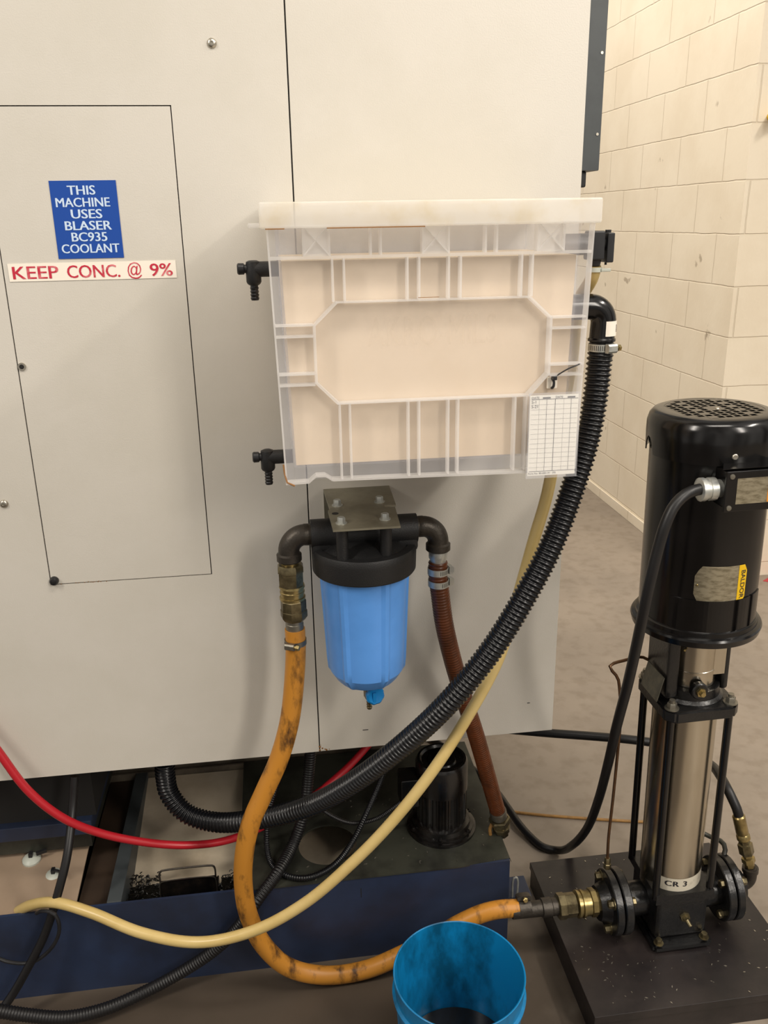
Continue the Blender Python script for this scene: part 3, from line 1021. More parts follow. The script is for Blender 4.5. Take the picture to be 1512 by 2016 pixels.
k.box((kc.x - 0.003, kc.y - 0.0155, kc.z - 0.010), (kc.x + 0.003, kc.y - 0.010, kc.z + 0.010), 0.001)
k.build('drain_knob', MT['knob_blue'], dv_)
k = MB()
pr = [(0, 0.008), (0.004, 0.008), (0.005, 0.0048)]
for i in range(4):
    t = 0.006 + i * 0.0055
    pr += [(t, 0.0044), (t + 0.001, 0.0056), (t + 0.005, 0.0044)]
k.lathe((FX + 0.003, FY, 0.700), (0, 0, -1), pr, 14)
k.build('drain_barb', MT['brass'], dv_)


# iron street elbows on both ports
def iron_elbow(port, side, drop, label):
    o = thing('pipe_elbow', label, 'pipe elbow', port, 'iron elbows on the filter')
    px, py, pz = port
    R = 0.030
    c = Vector((px + side * 0.010, py, pz - R))
    path = [(px - side * 0.002, py, pz), (px + side * 0.006, py, pz)] + arc(c, (0, 0, 1), (side, 0, 0), R, 8, 90, 9) + [(px + side * (0.010 + R), py, pz - R - 0.012)]
    b = MB()
    b.tube(path, 0.019, 24, 0.004)
    b.build('elbow_bend', MT['iron'], o)
    b = MB()
    ex = px + side * (0.010 + R)
    b.lathe((ex, py, pz - R - 0.002), (0, 0, -1), [(0, 0.019), (0.003, 0.0225), (0.014, 0.0225), (0.016, 0.0205)], 28)
    b.build('elbow_collar', MT['iron'], o)
    b = MB()
    b.lathe((px + side * 0.000, py, pz), (side, 0, 0), [(0, 0.017), (0.004, 0.0195), (0.012, 0.0195)], 28)
    b.build('threaded_nipple', MT['iron'], o)
    return ex, pz - R - 0.018


exl, ezl = iron_elbow((FX - 0.094, FY, 1.036), -1, 0, 'iron pipe elbow on the left port of the filter')
exr, ezr = iron_elbow((FX + 0.096, FY, 1.038), 1, 0, 'iron pipe elbow on the right port of the filter')

qc = thing('quick_coupler', 'tall dirty brass quick coupler hanging under the left iron elbow', 'pipe fitting', (exl, FY, 0.82))
b = MB()
b.lathe((exl, FY, ezl + 0.002), (0, 0, -1), [(0, 0.0155), (0.012, 0.0155)], 24)
plab(b.build('copper_coloured_thread', MT['brass_bright'], qc), 'bright orange brass thread')
b = MB()
b.lathe((exl + 0.001, FY, ezl - 0.006), (0, 0, -1), [(0, 0.0215), (0.004, 0.0245), (0.014, 0.0245), (0.015, 0.0232), (0.040, 0.0232), (0.042, 0.021)], 8, ph=0.39)
b.build('upper_hex', MT['brass'], qc)
b = MB()
z = ezl - 0.046
pr = [(0, 0.0225), (0.004, 0.0235), (0.005, 0.0215), (0.011, 0.0215), (0.012, 0.0225), (0.015, 0.0225), (0.016, 0.0212), (0.022, 0.0212), (0.023, 0.0235), (0.027, 0.0235), (0.029, 0.021)]
b.lathe((exl + 0.002, FY, z), (0, 0, -1), pr, 32)
b.build('locking_sleeve', MT['brass_bright'], qc)
b = MB()
b.lathe((exl + 0.003, FY, z - 0.027), (0, 0, -1), [(0, 0.021), (0.003, 0.0235), (0.022, 0.0235), (0.023, 0.0248), (0.035, 0.0248), (0.042, 0.020)], 8, ph=0.2)
b.build('lower_hex', MT['brass'], qc)
b = MB()
b.lathe((exl + 0.003, FY, z - 0.068), (0, 0, -1), [(0, 0.0155), (0.008, 0.0155), (0.009, 0.0165), (0.03, 0.0165), (0.031, 0.0145), (0.06, 0.0145)], 24)
b.build('tail_nipple', MT['dull_steel'], qc)
ztail = z - 0.100

oh = MB()
oh.tube([(exl + 0.003, FY, ztail + 0.012), (exl + 0.003, FY, ztail - 0.02), (0.0112, -0.1270, 0.7579), (-0.0033, -0.1300, 0.6629), (-0.0279, -0.1350, 0.5843), (-0.0601, -0.1400, 0.5164), (-0.0895, -0.1450, 0.4530), (-0.1071, -0.1450, 0.3828), (-0.1145, -0.1400, 0.3049), (-0.1099, -0.1350, 0.2226),
         (-0.0836, -0.1300, 0.1315), (-0.0343, -0.1250, 0.0598), (0.0401, -0.1220, 0.0237), (0.1285, -0.1200, 0.0231), (0.2068, -0.1200, 0.0518), (0.2739, -0.1200, 0.0837), (0.3343, -0.1240, 0.1231), (0.3832, -0.1280, 0.1473), (0.4217, -0.1300, 0.1546), (0.470, -0.1305, 0.1512), (0.486, -0.131, 0.151)],
        0.0188, 20)
tag(oh.build('rubber_hose', MT['orange_hose']), 'oil-stained orange rubber hose looping from the filter to the pump inlet', 'hose')
hose_clamp((exl + 0.003, FY, ztail - 0.014), (0, 0, 1), 0.0192, 0.010, 'steel worm clamp at the top end of the orange hose', (-0.5, -1, 0), m='dull_steel')

zn = thing('pipe_nipple', 'short galvanised nipple under the right iron elbow', 'pipe fitting', (exr, FY, 0.95))
b = MB()
b.lathe((exr, FY, ezr + 0.002), (0, 0, -1), [(0, 0.0165), (0.006, 0.0172), (0.016, 0.0172), (0.020, 0.0150), (0.05, 0.0145)], 26)
b.build('nipple_body', MT['galv'], zn)
zb = ezr - 0.022
br = MB()
br.tube([(exr, FY, zb), (exr, FY, zb - 0.03), (0.2876, -0.1230, 0.9060), (0.2967, -0.1180, 0.8403), (0.3159, -0.1050, 0.7564), (0.3449, -0.0800, 0.6548), (0.3814, -0.0500, 0.5370), (0.4132, -0.0200, 0.4248), (0.4429, 0.0100, 0.3197), (0.4536, 0.0200, 0.2834)],
        0.0172, 20, ridge=0.0006, pitch=0.006)
tag(br.build('rubber_hose', MT['brown_hose'], angle=60), 'brown ribbed rubber hose from the right filter elbow down to the tank', 'hose')
hose_clamp((exr, FY, zb - 0.018), (0, 0, 1), 0.0181, 0.012, 'upper of two steel clamps on the brown hose', (1, 0.2, 0), 'clamps on the brown hose')
hose_clamp((exr + 0.001, FY, zb - 0.042), (0, 0, 1), 0.0181, 0.012, 'lower of two steel clamps on the brown hose', (1, 0.35, 0), 'clamps on the brown hose')

# ------------------------------------------------------------------ coolant tank under the machine
TZ = 0.220
tk = thing('coolant_tank', 'long navy blue steel coolant tank on the floor under the machine', 'tank', (-0.4, 0.15, 0))
b = MB()
b.box((-1.8, -0.062, 0.0), (0.460, -0.056, TZ - 0.001))
b.build('front_plate', MT['navy'], tk)
b = MB()
b.box((0.454, -0.056, 0.0), (0.460, 0.40, TZ - 0.001))
b.build('end_plate', MT['navy'], tk)
b = MB()
b.box((-1.8, 0.394, 0.0), (0.454, 0.40, TZ - 0.001))
b.build('back_plate', MT['base'], tk)
b = MB()
b.box((-0.405, -0.056, 0.0), (-0.375, 0.394, TZ + 0.001), 0.002)
b.build('divider_wall', MT['rail'], tk)
MB().box((-1.8, -0.056, 0.10), (-0.405, 0.394, 0.106)).build('tank_floor', MT['gap'], tk)
MB().box((-0.375, -0.056, 0.10), (0.454, 0.394, 0.106)).build('tank_floor', MT['beige_bright'], tk)
# cover with the round hole
b = MB()
x0, x1, y0, y1 = -0.130, 0.462, -0.064, 0.40
hc = Vector((0.0656, 0.0518, 0.2200))
N = 48
outer, inner = [], []
for i in range(N):
    a = 2 * math.pi * i / N
    dx, dy = math.cos(a), math.sin(a)
    k = min((x1 - hc.x) / dx if dx > 1e-6 else (x0 - hc.x) / dx if dx < -1e-6 else 9, (y1 - hc.y) / dy if dy > 1e-6 else (y0 - hc.y) / dy if dy < -1e-6 else 9)
    outer.append((hc.x + dx * k, hc.y + dy * k))
    inner.append((hc.x + dx * 0.066, hc.y + dy * 0.066))
for zc in (0.2165, TZ):
    pass
rings = [[b.bm.verts.new((x, y, zz)) for x, y in pts] for pts, zz in ((inner, 0.2165), (outer, 0.2165), (outer, TZ), (inner, TZ), (inner, 0.2165))]
b.skin(rings, False, False)
for cxy in ((x0, y0), (x1, y0), (x1, y1), (x0, y1)):
    near = sorted(range(N), key=lambda i: (outer[i][0] - cxy[0]) ** 2 + (outer[i][1] - cxy[1]) ** 2)[:2]
    i, j = near
    b.prism([(outer[i][0], outer[i][1], 0.2165), (cxy[0], cxy[1], 0.2165), (outer[j][0], outer[j][1], 0.2165)], (0, 0, TZ - 0.2165))
bmesh.ops.remove_doubles(b.bm, verts=b.bm.verts, dist=1e-5)
b.build('cover_plate', MT['tank_top'], tk)
# sloped beige tray in the open bay and the beige cover left of the divider
b = MB()
b.prism([(-0.375, 0.045, 0.150), (-0.130, 0.045, 0.150), (-0.130, 0.39, 0.205), (-0.375, 0.39, 0.205)], (0, 0, -0.006))
b.build('chip_chute', MT['beige_bright'], tk)
b = MB()
b.prism([(-1.8, -0.055, 0.212), (-0.470, -0.055, 0.212), (-0.470, 0.16, 0.238), (-1.8, 0.16, 0.238)], (0, 0, -0.004))
b.build('left_cover', MT['beige'], tk)
MB().box((-0.470, -0.056, 0.106), (-0.405, 0.394, 0.200)).build('gap_filler', mat('recess_shade_brown', '3A2C20', 0.6, var='241B14', vscale=9), tk)  # added block in the open gap, the recess's darkness put into its colour
# lugs at the right end
b = MB()
b.box((0.460, -0.045, 0.095), (0.520, 0.02, 0.100), 0.002)
b.build('end_lug', MT['navy'], tk)
b = MB()
b.box((0.460, 0.05, 0.15), (0.476, 0.085, 0.22), 0.003)
b.build('end_lug', MT['navy'], tk)
b = MB()
b.tube([(0.473, -0.048, 0.105), (0.473, -0.048, 0.150), (0.476, -0.048, 0.158), (0.481, -0.048, 0.158), (0.484, -0.048, 0.150), (0.484, -0.048, 0.105)], 0.0025, 8, 0.004)
b.build('lift_pin', MT['galv'], tk)
MB().box((0.128, -0.0625, 0.165), (0.1295, -0.0615, 0.19)).build('drain_slit', MT['gap'], tk)

bn = thing('chip_bin', 'small black bin with a wire handle inside the open bay of the tank', 'bin', (-0.24, 0.0, 0.15))
b = MB()
bx0, bx1 = -0.298, -0.180
for lo, hi in (((bx0, -0.030, 0.150), (bx1, -0.027, 0.236)), ((bx0, 0.030, 0.150), (bx1, 0.033, 0.180)), ((bx0, -0.027, 0.150), (bx0 + 0.003, 0.030, 0.185)),
               ((bx1 - 0.003, -0.027, 0.150), (bx1, 0.030, 0.185)), ((bx0, -0.03, 0.147), (bx1, 0.033, 0.150))):
    b.box(lo, hi)
b.build('bin_shell', MT['blk_oily'], bn)
b = MB()
b.tube([(-0.297, -0.024, 0.225), (-0.297, -0.024, 0.252), (-0.294, -0.024, 0.2585), (-0.288, -0.024, 0.260), (-0.190, -0.024, 0.260), (-0.184, -0.024, 0.2585), (-0.181, -0.024, 0.252), (-0.181, -0.024, 0.225)], 0.0021, 8, 0.004)
b.build('wire_handle', MT['iron'], bn)
b = MB()
b.tube([(bx0, -0.0315, 0.152), (bx0 + 0.001, -0.0315, 0.232), (bx0 + 0.004, -0.0315, 0.236), (bx1 - 0.004, -0.0315, 0.236), (bx1 - 0.001, -0.0315, 0.232), (bx1, -0.0315, 0.152)], 0.0013, 6, 0.004)
b.build('rim_bead', MT['iron'], bn)

cp = MB()
for i in range(520):
    x = random.uniform(-0.37, -0.135)
    y = random.uniform(-0.05, 0.03 if x > -0.31 else 0.06)
    if bx0 - 0.004 < x < bx1 + 0.004 and -0.035 < y < 0.037:
        continue
    zz = 0.165 + random.uniform(0, 0.03)
    a = random.uniform(0, 6.28)
    l = random.uniform(0.003, 0.008)
    cp.tube([(x, y, zz), (x + l * math.cos(a), y + l * math.sin(a), zz + 0.003), (x + l * 1.6 * math.cos(a + 1), y + l * 1.6 * math.sin(a + 1), zz)], 0.0012, 4, 0.004)
for lo, hi in (((-0.374, -0.054, 0.107), (bx0 - 0.004, 0.04, 0.172)), ((bx1 + 0.004, -0.054, 0.107), (-0.135, 0.04, 0.172))):
    cp.box(lo, hi, 0.004)
tag(cp.build('metal_chips', MT['chips']), 'wet black metal chips heaped around the bin in the tank bay', 'metal chips', kind='stuff')

# motor of the tank's own pump
TX, TY = 0.333, 0.075
tp = thing('tank_pump', 'oily black finned pump motor standing on the tank cover', 'pump', (TX, TY, TZ))
b = MB()
b.lathe((TX, TY, TZ), (0, 0, 1), [(0, 0.080), (0.006, 0.080), (0.008, 0.074), (0.014, 0.074), (0.016, 0.068), (0.026, 0.066), (0.03, 0.056)], 56)
for i in range(6):
    a = 2 * math.pi * i / 6 + 0.3
    b.hexbolt((TX + 0.0715 * math.cos(a), TY + 0.0715 * math.sin(a), TZ + 0.013), (0, 0, 1), 0.0042, 0.006)
b.build('mounting_flange', MT['blk_oily'], tp)
b = MB()
n = 96
rings = []
for zz, f in ((0.028, 1), (0.115, 1), (0.120, 0)):
    rings.append([b.bm.verts.new((TX + (0.0575 - (0.004 * f if i % 4 in (2, 3) else 0)) * math.cos(2 * math.pi * i / n), TY + (0.0575 - (0.004 * f if i % 4 in (2, 3) else 0)) * math.sin(2 * math.pi * i / n), TZ + zz)) for i in range(n)])
b.skin(rings)
b.build('finned_body', MT['blk_oily'], tp, angle=20)
b = MB()
b.lathe((TX, TY, TZ), (0, 0, 1), [(0.112, 0.0595), (0.178, 0.0595), (0.186, 0.0555), (0.1865, 0.050), (0.181, 0.046), (0.180, 0.034), (0.183, 0.031), (0.184, 0.014), (0.182, 0.001)], 56)
b.build('fan_cover', MT['blk_oily'], tp)
b = MB()
b.box((TX - 0.098, TY - 0.025, TZ + 0.075), (TX - 0.055, TY + 0.03, TZ + 0.15), 0.005)
tb = b.build('terminal_box', MT['blk_oily'], tp)
b = MB()
b.lathe((TX - 0.092, TY - 0.012, TZ + 0.068), (-0.7, -0.3, -0.2), [(0, 0.012), (0.008, 0.012), (0.010, 0.008), (0.022, 0.008)], 10)
b.build('cable_gland', MT['cord'], tb)

tv = thing('tank_inlet_fitting', 'grimy brass union where the brown hose meets the tank', 'pipe fitting', (0.47, 0.05, 0.2))
b = MB()
A = Vector((0.4517, 0.0180, 0.2893))
Bq = Vector((0.4790, 0.0450, 0.1755))
dr = (Bq - A).normalized()
b.lathe(A - dr * 0.004, dr, [(0, 0.0182), (0.003, 0.0195), (0.020, 0.0195), (0.022, 0.016), (0.028, 0.016)], 24)
b.build('hose_ferrule', MT['dull_steel'], tv)
b = MB()
b.lathe(A + dr * 0.022, dr, [(0, 0.021), (0.003, 0.0245), (0.018, 0.0245), (0.020, 0.0225)], 6)
b.lathe(A + dr * 0.042, dr, [(0, 0.017), (0.010, 0.017), (0.011, 0.0205), (0.022, 0.0205), (0.024, 0.015), (0.040, 0.015)], 8)
b.build('union_hex', MT['brass'], tv)
b = MB()
b.tube([A + dr * 0.045 + Vector((-0.018, 0, 0.006)), A + dr * 0.05 + Vector((-0.026, -0.004, -0.004)), A + dr * 0.055 + Vector((-0.026, -0.004, -0.018))], 0.004, 10, 0.003)
b.build('valve_lever', MT['cord'], tv)

# ------------------------------------------------------------------ cables and hoses under the machine
rh = MB()
rh.tube([(-0.6136, -0.0200, 0.6783), (-0.5690, -0.0300, 0.5842), (-0.5276, -0.0350, 0.4981), (-0.4750, -0.0300, 0.4246), (-0.4158, -0.0100, 0.3637), (-0.3411, 0.0100, 0.3146), (-0.2505, 0.0300, 0.2758), (-0.1645, 0.0450, 0.2633), (-0.0740, 0.0600, 0.2809), (0.0435, 0.0900, 0.3274), (0.1169, 0.1200, 0.3659), (0.1697, 0.1400, 0.4082), (0.1988, 0.1500, 0.4395)], 0.0085, 14)
tag(rh.build('red_hose', MT['red_hose']), 'red hose sagging under the machine from the left edge', 'hose')
c1 = MB()
c1.tube([(-0.4504, 0.0200, 0.4835), (-0.4584, 0.0000, 0.4219), (-0.4661, -0.0550, 0.3538), (-0.4864, -0.0850, 0.2877), (-0.5222, -0.1000, 0.1973), (-0.5625, -0.1100, 0.1277), (-0.6020, -0.1250, 0.0695), (-0.6525, -0.1500, 0.0181)], 0.0088, 14)
tag(c1.build('cable_conduit', MT['cable'], angle=60), 'black cable conduit hanging from the machine at far left, crossing the red hose', 'cable')
c2 = MB()
c2.tube([(0.0401, 0.1000, 0.4487), (0.0307, 0.0900, 0.3765), (0.0157, 0.0600, 0.3055), (-0.0108, 0.0306, 0.2500), (-0.0499, -0.0439, 0.2370), (-0.0848, -0.0750, 0.2133), (-0.1006, -0.0850, 0.1980), (-0.1414, -0.0900, 0.1439), (-0.1931, -0.0900, 0.0942), (-0.2599, -0.0950, 0.0543), (-0.3345, -0.1100, 0.0294), (-0.4131, -0.1400, 0.0272), (-0.4870, -0.1650, 0.0436), (-0.5591, -0.1750, 0.0741), (-0.6294, -0.1800, 0.1089)],
        0.0125, 14, ridge=0.0008, pitch=0.006)
tag(c2.build('cable_conduit', MT['cable'], angle=60), 'thick black conduit running from under the machine along the tank foot', 'cable')
c3 = MB()
c3.tube([(-0.0079, 0.1100, 0.4339), (-0.0405, 0.0900, 0.3643), (-0.0668, 0.0600, 0.2882), (-0.0662, 0.0162, 0.2280), (-0.0340, -0.0392, 0.2280), (0.0145, -0.0558, 0.2280), (0.0710, -0.0313, 0.2300), (0.1178, 0.0228, 0.2400), (0.1567, 0.0500, 0.2962), (0.1928, 0.0900, 0.3444), (0.2126, 0.1100, 0.3829)], 0.0062, 12, ridge=0.0006, pitch=0.005)
tag(c3.build('cable_conduit', MT['corr'], angle=60), 'thin black conduit looped over the hole in the tank cover', 'cable')
c4 = MB()
c4.tube([(0.0210, 0.1000, 0.3294), (0.0643, 0.0800, 0.2869), (0.1199, 0.0600, 0.2652), (0.1776, 0.0550, 0.2731), (0.2153, 0.0550, 0.2963), (0.2372, 0.0600, 0.3091)], 0.0048, 12, ridge=0.0004, pitch=0.004)
tag(c4.build('motor_cable', MT['cable'], angle=60), 'short black cable sagging into the tank pump terminal box', 'cable')
c5 = MB()
c5.tube([(-0.6419, -0.1000, 0.1761), (-0.6078, -0.1000, 0.1417), (-0.5577, -0.1050, 0.1351), (-0.5101, -0.1150, 0.1737), (-0.4854, -0.1200, 0.2244), (-0.4890, -0.1200, 0.2633), (-0.5151, -0.1050, 0.2618), (-0.5339, -0.0900, 0.2439)], 0.0038, 10)
tag(c5.build('thin_cable', MT['blk']), 'thin black cable loop in front of the tank at the left edge', 'cable')

for lab, p, k in (('upper of two pale stick-on cable mounts on the beige cover', (-0.5888, 0.0900, 0.2340), 1), ('lower of two pale stick-on cable mounts on the beige cover', (-0.5328, 0.0450, 0.2215), 0)):
    o = thing('cable_mount', lab, 'cable mount', p, 'cable mounts on the beige cover')
    b = MB()
    b.lathe((p[0], p[1], p[2] - 0.004), (0, -0.15, 1), [(0, 0.020), (0.004, 0.0195), (0.009, 0.014), (0.011, 0.006)], 18)
    b.build('adhesive_dome', MT['putty'], o)
    b = MB()
    b.box((p[0] - 0.004, p[1] - 0.006, p[2] + 0.004), (p[0] + 0.004, p[1] + 0.006, p[2] + 0.016), 0.001)
    if k:
        b.box((p[0] + 0.012, p[1] - 0.003, p[2] + 0.010), (p[0] + 0.034, p[1] + 0.004, p[2] + 0.018), 0.001, rot=0.4)
    else:
        b.tube([(p[0], p[1], p[2] + 0.012), (p[0] + 0.015, p[1] - 0.01, p[2] + 0.016), (p[0] + 0.03, p[1] - 0.03, p[2] + 0.02)], 0.003, 8, 0.004)
    b.build('tie_stub', MT['blk'], o)

cd = MB()
cd.tube([(0.4535, 0.4426, 0.0050), (0.4990, 0.4173, 0.0050), (0.5614, 0.3763, 0.0050), (0.6591, 0.3392, 0.0050), (0.7776, 0.3057, 0.0050), (0.9019, 0.2735, 0.0050), (1.0140, 0.2497, 0.0050)], 0.0038, 10)
tag(cd.build('cord', MT['cord']), 'thin tan cord lying across the floor behind the pump', 'cord')

# ------------------------------------------------------------------ pump stand and vertical pump
st = MB()
st.box((0.557, -0.345, 0.052), (1.022, 0.092, 0.070), 0.0015)
st.box((0.560, -0.342, 0.0), (0.568, 0.089, 0.052))
st.box((1.011, -0.342, 0.0), (1.019, 0.089, 0.052))
st.box((0.568, 0.081, 0.0), (1.011, 0.089, 0.052))
st.box((0.568, -0.342, 0.0), (1.011, -0.334, 0.052))
tag(st.build('pump_stand', MT['plate_top']), 'low black steel stand under the vertical pump on the floor', 'stand')

PX, PYY, PB = 0.802, -0.135, 0.070
pump = thing('vertical_pump', 'tall multistage pump with black motor and stainless sleeve at right', 'pump', (PX, PYY, PB))


def W(x, y, z):
    return (PX + x, PYY + y, PB + z)


b = MB()
b.prism([W(-0.066, -0.082, 0), W(0.066, -0.082, 0), W(0.066, 0.082, 0), W(-0.066, 0.082, 0)], (0, 0, 0.020))
bmesh.ops.bevel(b.bm, geom=list(b.bm.edges), offset=0.006, segments=2, affect='EDGES')
b.box(W(-0.060, -0.064, 0.018), W(0.060, 0.064, 0.125), 0.014)
b.prism([W(-0.064, -0.070, 0.12), W(0.064, -0.070, 0.12), W(0.064, 0.070, 0.12), W(-0.064, 0.070, 0.12)], (0, 0, 0.022))
# inlet and outlet necks
b.cyl(W(-0.106, 0, 0.078), W(0.106, 0, 0.078), 0.036, n=28)
b.build('pump_base', MT['blk_cast'], pump)
for x, y in ((-0.052, -0.072), (0.050, -0.072), (-0.052, 0.072), (0.050, 0.072)):
    MB().hexbolt(W(x, y, 0.020), (0, 0, 1), 0.0072, 0.010).build('foot_bolt', MT['brass'], pump)
b = MB()
b.lathe(W(0.006, -0.064, 0.075), (0, -1, 0), [(0, 0.011), (0.005, 0.011)], 6)
b.lathe(W(0.006, -0.069, 0.075), (0, -1, 0), [(0, 0.0065), (0.006, 0.0065)], 6)
b.lathe(W(0.006, -0.075, 0.075), (0.25, -1, -0.5), [(0, 0.0045), (0.014, 0.004)], 10)
b.build('drain_plug', MT['brass'], pump)


def flange_pair(side, label):
    for k, (a, wdt, r) in enumerate(((0.106, 0.018, 0.069), (0.127, 0.017, 0.069))):
        b = MB()
        b.lathe(W(side * a, 0, 0.078), (side, 0, 0), [(0, r - 0.002), (0.002, r), (wdt - 0.002, r), (wdt, r - 0.002)], 40)
        if k:
            b.lathe(W(side * (a + wdt), 0, 0.078), (side, 0, 0), [(0, 0.045), (0.012, 0.040), (0.021, 0.036)], 32)
        b.build('flange_ring', MT['blk_cast'], pump)
    for i in range(4):
        a = math.pi / 4 + i * math.pi / 2 + (0.12 if side < 0 else -0.1)
        y, z = 0.053 * math.cos(a), 0.078 + 0.053 * math.sin(a)
        b = MB()
        b.hexbolt(W(side * 0.144, y, z), (side, 0, 0), 0.0088, 0.011)
        b.hexbolt(W(side * 0.106, y, z), (-side, 0, 0), 0.0088, 0.010, False)
        b.cyl(W(side * 0.106, y, z), W(side * 0.144, y, z), 0.005, n=10)
        b.build('flange_bolt', MT['brass'], pump)


flange_pair(-1, 'left')
flange_pair(1, 'right')
b = MB()
b.lathe(W(-0.003, 0, 0.120), (0, 0, 1), [(0, 0.0625), (0.452, 0.0625)], 64)
b.build('stainless_sleeve', MT['steel'], pump)
# white band with the type marking, wrapped round the foot of the sleeve
b = MB()
R = 0.0630
n = 20
for i in range(n):
    a0, a1 = math.radians(-140 + 110 * i / n), math.radians(-140 + 110 * (i + 1) / n)
    b.quad(W(-0.003 + R * math.cos(a0), R * math.sin(a0), 0.142), W(-0.003 + R * math.cos(a1), R * math.sin(a1), 0.142),
           W(-0.003 + R * math.cos(a1), R * math.sin(a1), 0.174), W(-0.003 + R * math.cos(a0), R * math.sin(a0), 0.174))
bmesh.ops.remove_doubles(b.bm, verts=b.bm.verts, dist=1e-5)
tb_ = b.build('type_band', MT['label_white'], pump)
b = MB()


def on_sleeve(u, v):
    a = math.radians(-104) + u / R
    return Vector(W(-0.003 + (R + 0.0006) * math.cos(a), (R + 0.0004) * math.sin(a), 0.155 + v))


put_text(b, 'CR 3', 0.0185, on_sleeve, 0.035, 'CENTER', 1.1, 1.15)
b.build('type_lettering', MT['black_ink'], tb_, smooth=False)
for x, y in ((-0.062, -0.060), (0.058, -0.060), (-0.062, 0.062), (0.058, 0.062)):
    b = MB()
    b.cyl(W(x, y, 0.13), W(x, y, 0.585), 0.0078, n=14)
    b.build('tie_rod', MT['blk_gloss'], pump)
hd = MB()
hd.prism([W(-0.060, -0.078, 0.563), W(0.058, -0.078, 0.563), W(0.076, -0.060, 0.563), W(0.076, 0.060, 0.563), W(0.058, 0.078, 0.563), W(-0.060, 0.078, 0.563), W(-0.078, 0.060, 0.563), W(-0.078, -0.060, 0.563)], (0, 0, 0.026))
bmesh.ops.bevel(hd.bm, geom=list(hd.bm.edges), offset=0.004, segments=2, affect='EDGES')
hd.lathe(W(0, 0, 0.585), (0, 0, 1), [(0, 0.066), (0.006, 0.066), (0.012, 0.060), (0.030, 0.058), (0.032, 0.050)], 48)
hd.build('pump_head', MT['blk_cast'], pump)
for x, y in ((-0.062, -0.060), (0.058, -0.060), (-0.062, 0.062), (0.058, 0.062)):
    b = MB()
    b.hexbolt(W(x, y, 0.589), (0, 0, 1), 0.0095, 0.011)
    b.cyl(W(x, y, 0.600), W(x, y, 0.608), 0.0058, n=12)
    b.build('rod_nut', MT['dull_steel'], pump)
b = MB()
b.lathe(W(-0.008, -0.050, 0.620), (0.05, -1, 0), [(0, 0.017), (0.010, 0.017), (0.012, 0.015)], 24)
vp_ = b.build('vent_boss', MT['blk_cast'], pump)
b = MB()
b.lathe(W(-0.0074, -0.062, 0.620), (0.05, -1, 0), [(0, 0.0095), (0.005, 0.0095), (0.005, 0.0055), (0.012, 0.0055)], 6)
b.build('vent_plug', MT['brass_bright'], vp_)
# lantern between head and motor
ln_ = MB()
for lo, hi in (((-0.070, -0.045, 0.60), (-0.044, 0.045, 0.745)), ((0.052, -0.030, 0.60), (0.068, 0.030, 0.745))):
    ln_.box(W(*lo), W(*hi), 0.006)
ln_.box(W(-0.040, 0.050, 0.60), W(0.040, 0.062, 0.745), 0.004)
ln_.build('motor_lantern', MT['blk_cast'], pump)
b = MB()
b.lathe(W(0.002, 0, 0.618), (0, 0, 1), [(0, 0.046), (0.030, 0.046), (0.031, 0.047), (0.033, 0.047), (0.034, 0.046), (0.128, 0.046)], 48)
b.box(W(0.030, -0.0365, 0.640), W(0.053, -0.0350, 0.735))
gd = b.build('coupling_guard', MT['steel'], pump)
for x, z in ((-0.034, 0.70), (0.048, 0.715)):
    MB().lathe(W(x, -0.036, z), (0, -1, 0), [(0, 0.003), (0.002, 0.003), (0.003, 0.002)], 10).build('guard_screw', MT['brass_bright'], gd)
b = MB()
b.prism([W(-0.088, -0.046, 0.598), W(-0.088, 0.026, 0.598), W(-0.076, 0.026, 0.648), W(-0.076, -0.046, 0.648)], (0.002, 0, 0))
b.build('rating_plate', mat('dark_engraved_plate', '4B4A42', 0.4, 0.4, var='6B6656', vscale=60), pump)
# motor
mo = MB()
mo.lathe(W(0, 0, 0.738), (0, 0, 1), [(0, 0.085), (0.002, 0.112), (0.004, 0.118), (0.016, 0.121), (0.020, 0.119), (0.022, 0.113), (0.030, 0.112), (0.034, 0.105)], 72)
mo.build('motor_flange', MT['blk_gloss'], pump)
mo = MB()
mo.lathe(W(0, 0, 0.768), (0, 0, 1), [(0, 0.1065), (0.335, 0.1065)], 72)
rad = 0.1085
nb = 26
for zz0, zz1 in ((0.768, 0.832),):
    for i in range(nb):
        a0, a1 = math.radians(-143 + 104 * i / nb), math.radians(-143 + 104 * (i + 1) / nb)
        P4 = [(rad * math.cos(a0), rad * math.sin(a0)), (rad * math.cos(a1), rad * math.sin(a1)), (0.105 * math.cos(a1), 0.105 * math.sin(a1)), (0.105 * math.cos(a0), 0.105 * math.sin(a0))]
        mo.prism([W(x, y, zz0) for x, y in P4], (0, 0, zz1 - zz0))
bmesh.ops.remove_doubles(mo.bm, verts=mo.bm.verts, dist=1e-5)
mo.build('motor_body', MT['blk_gloss'], pump)
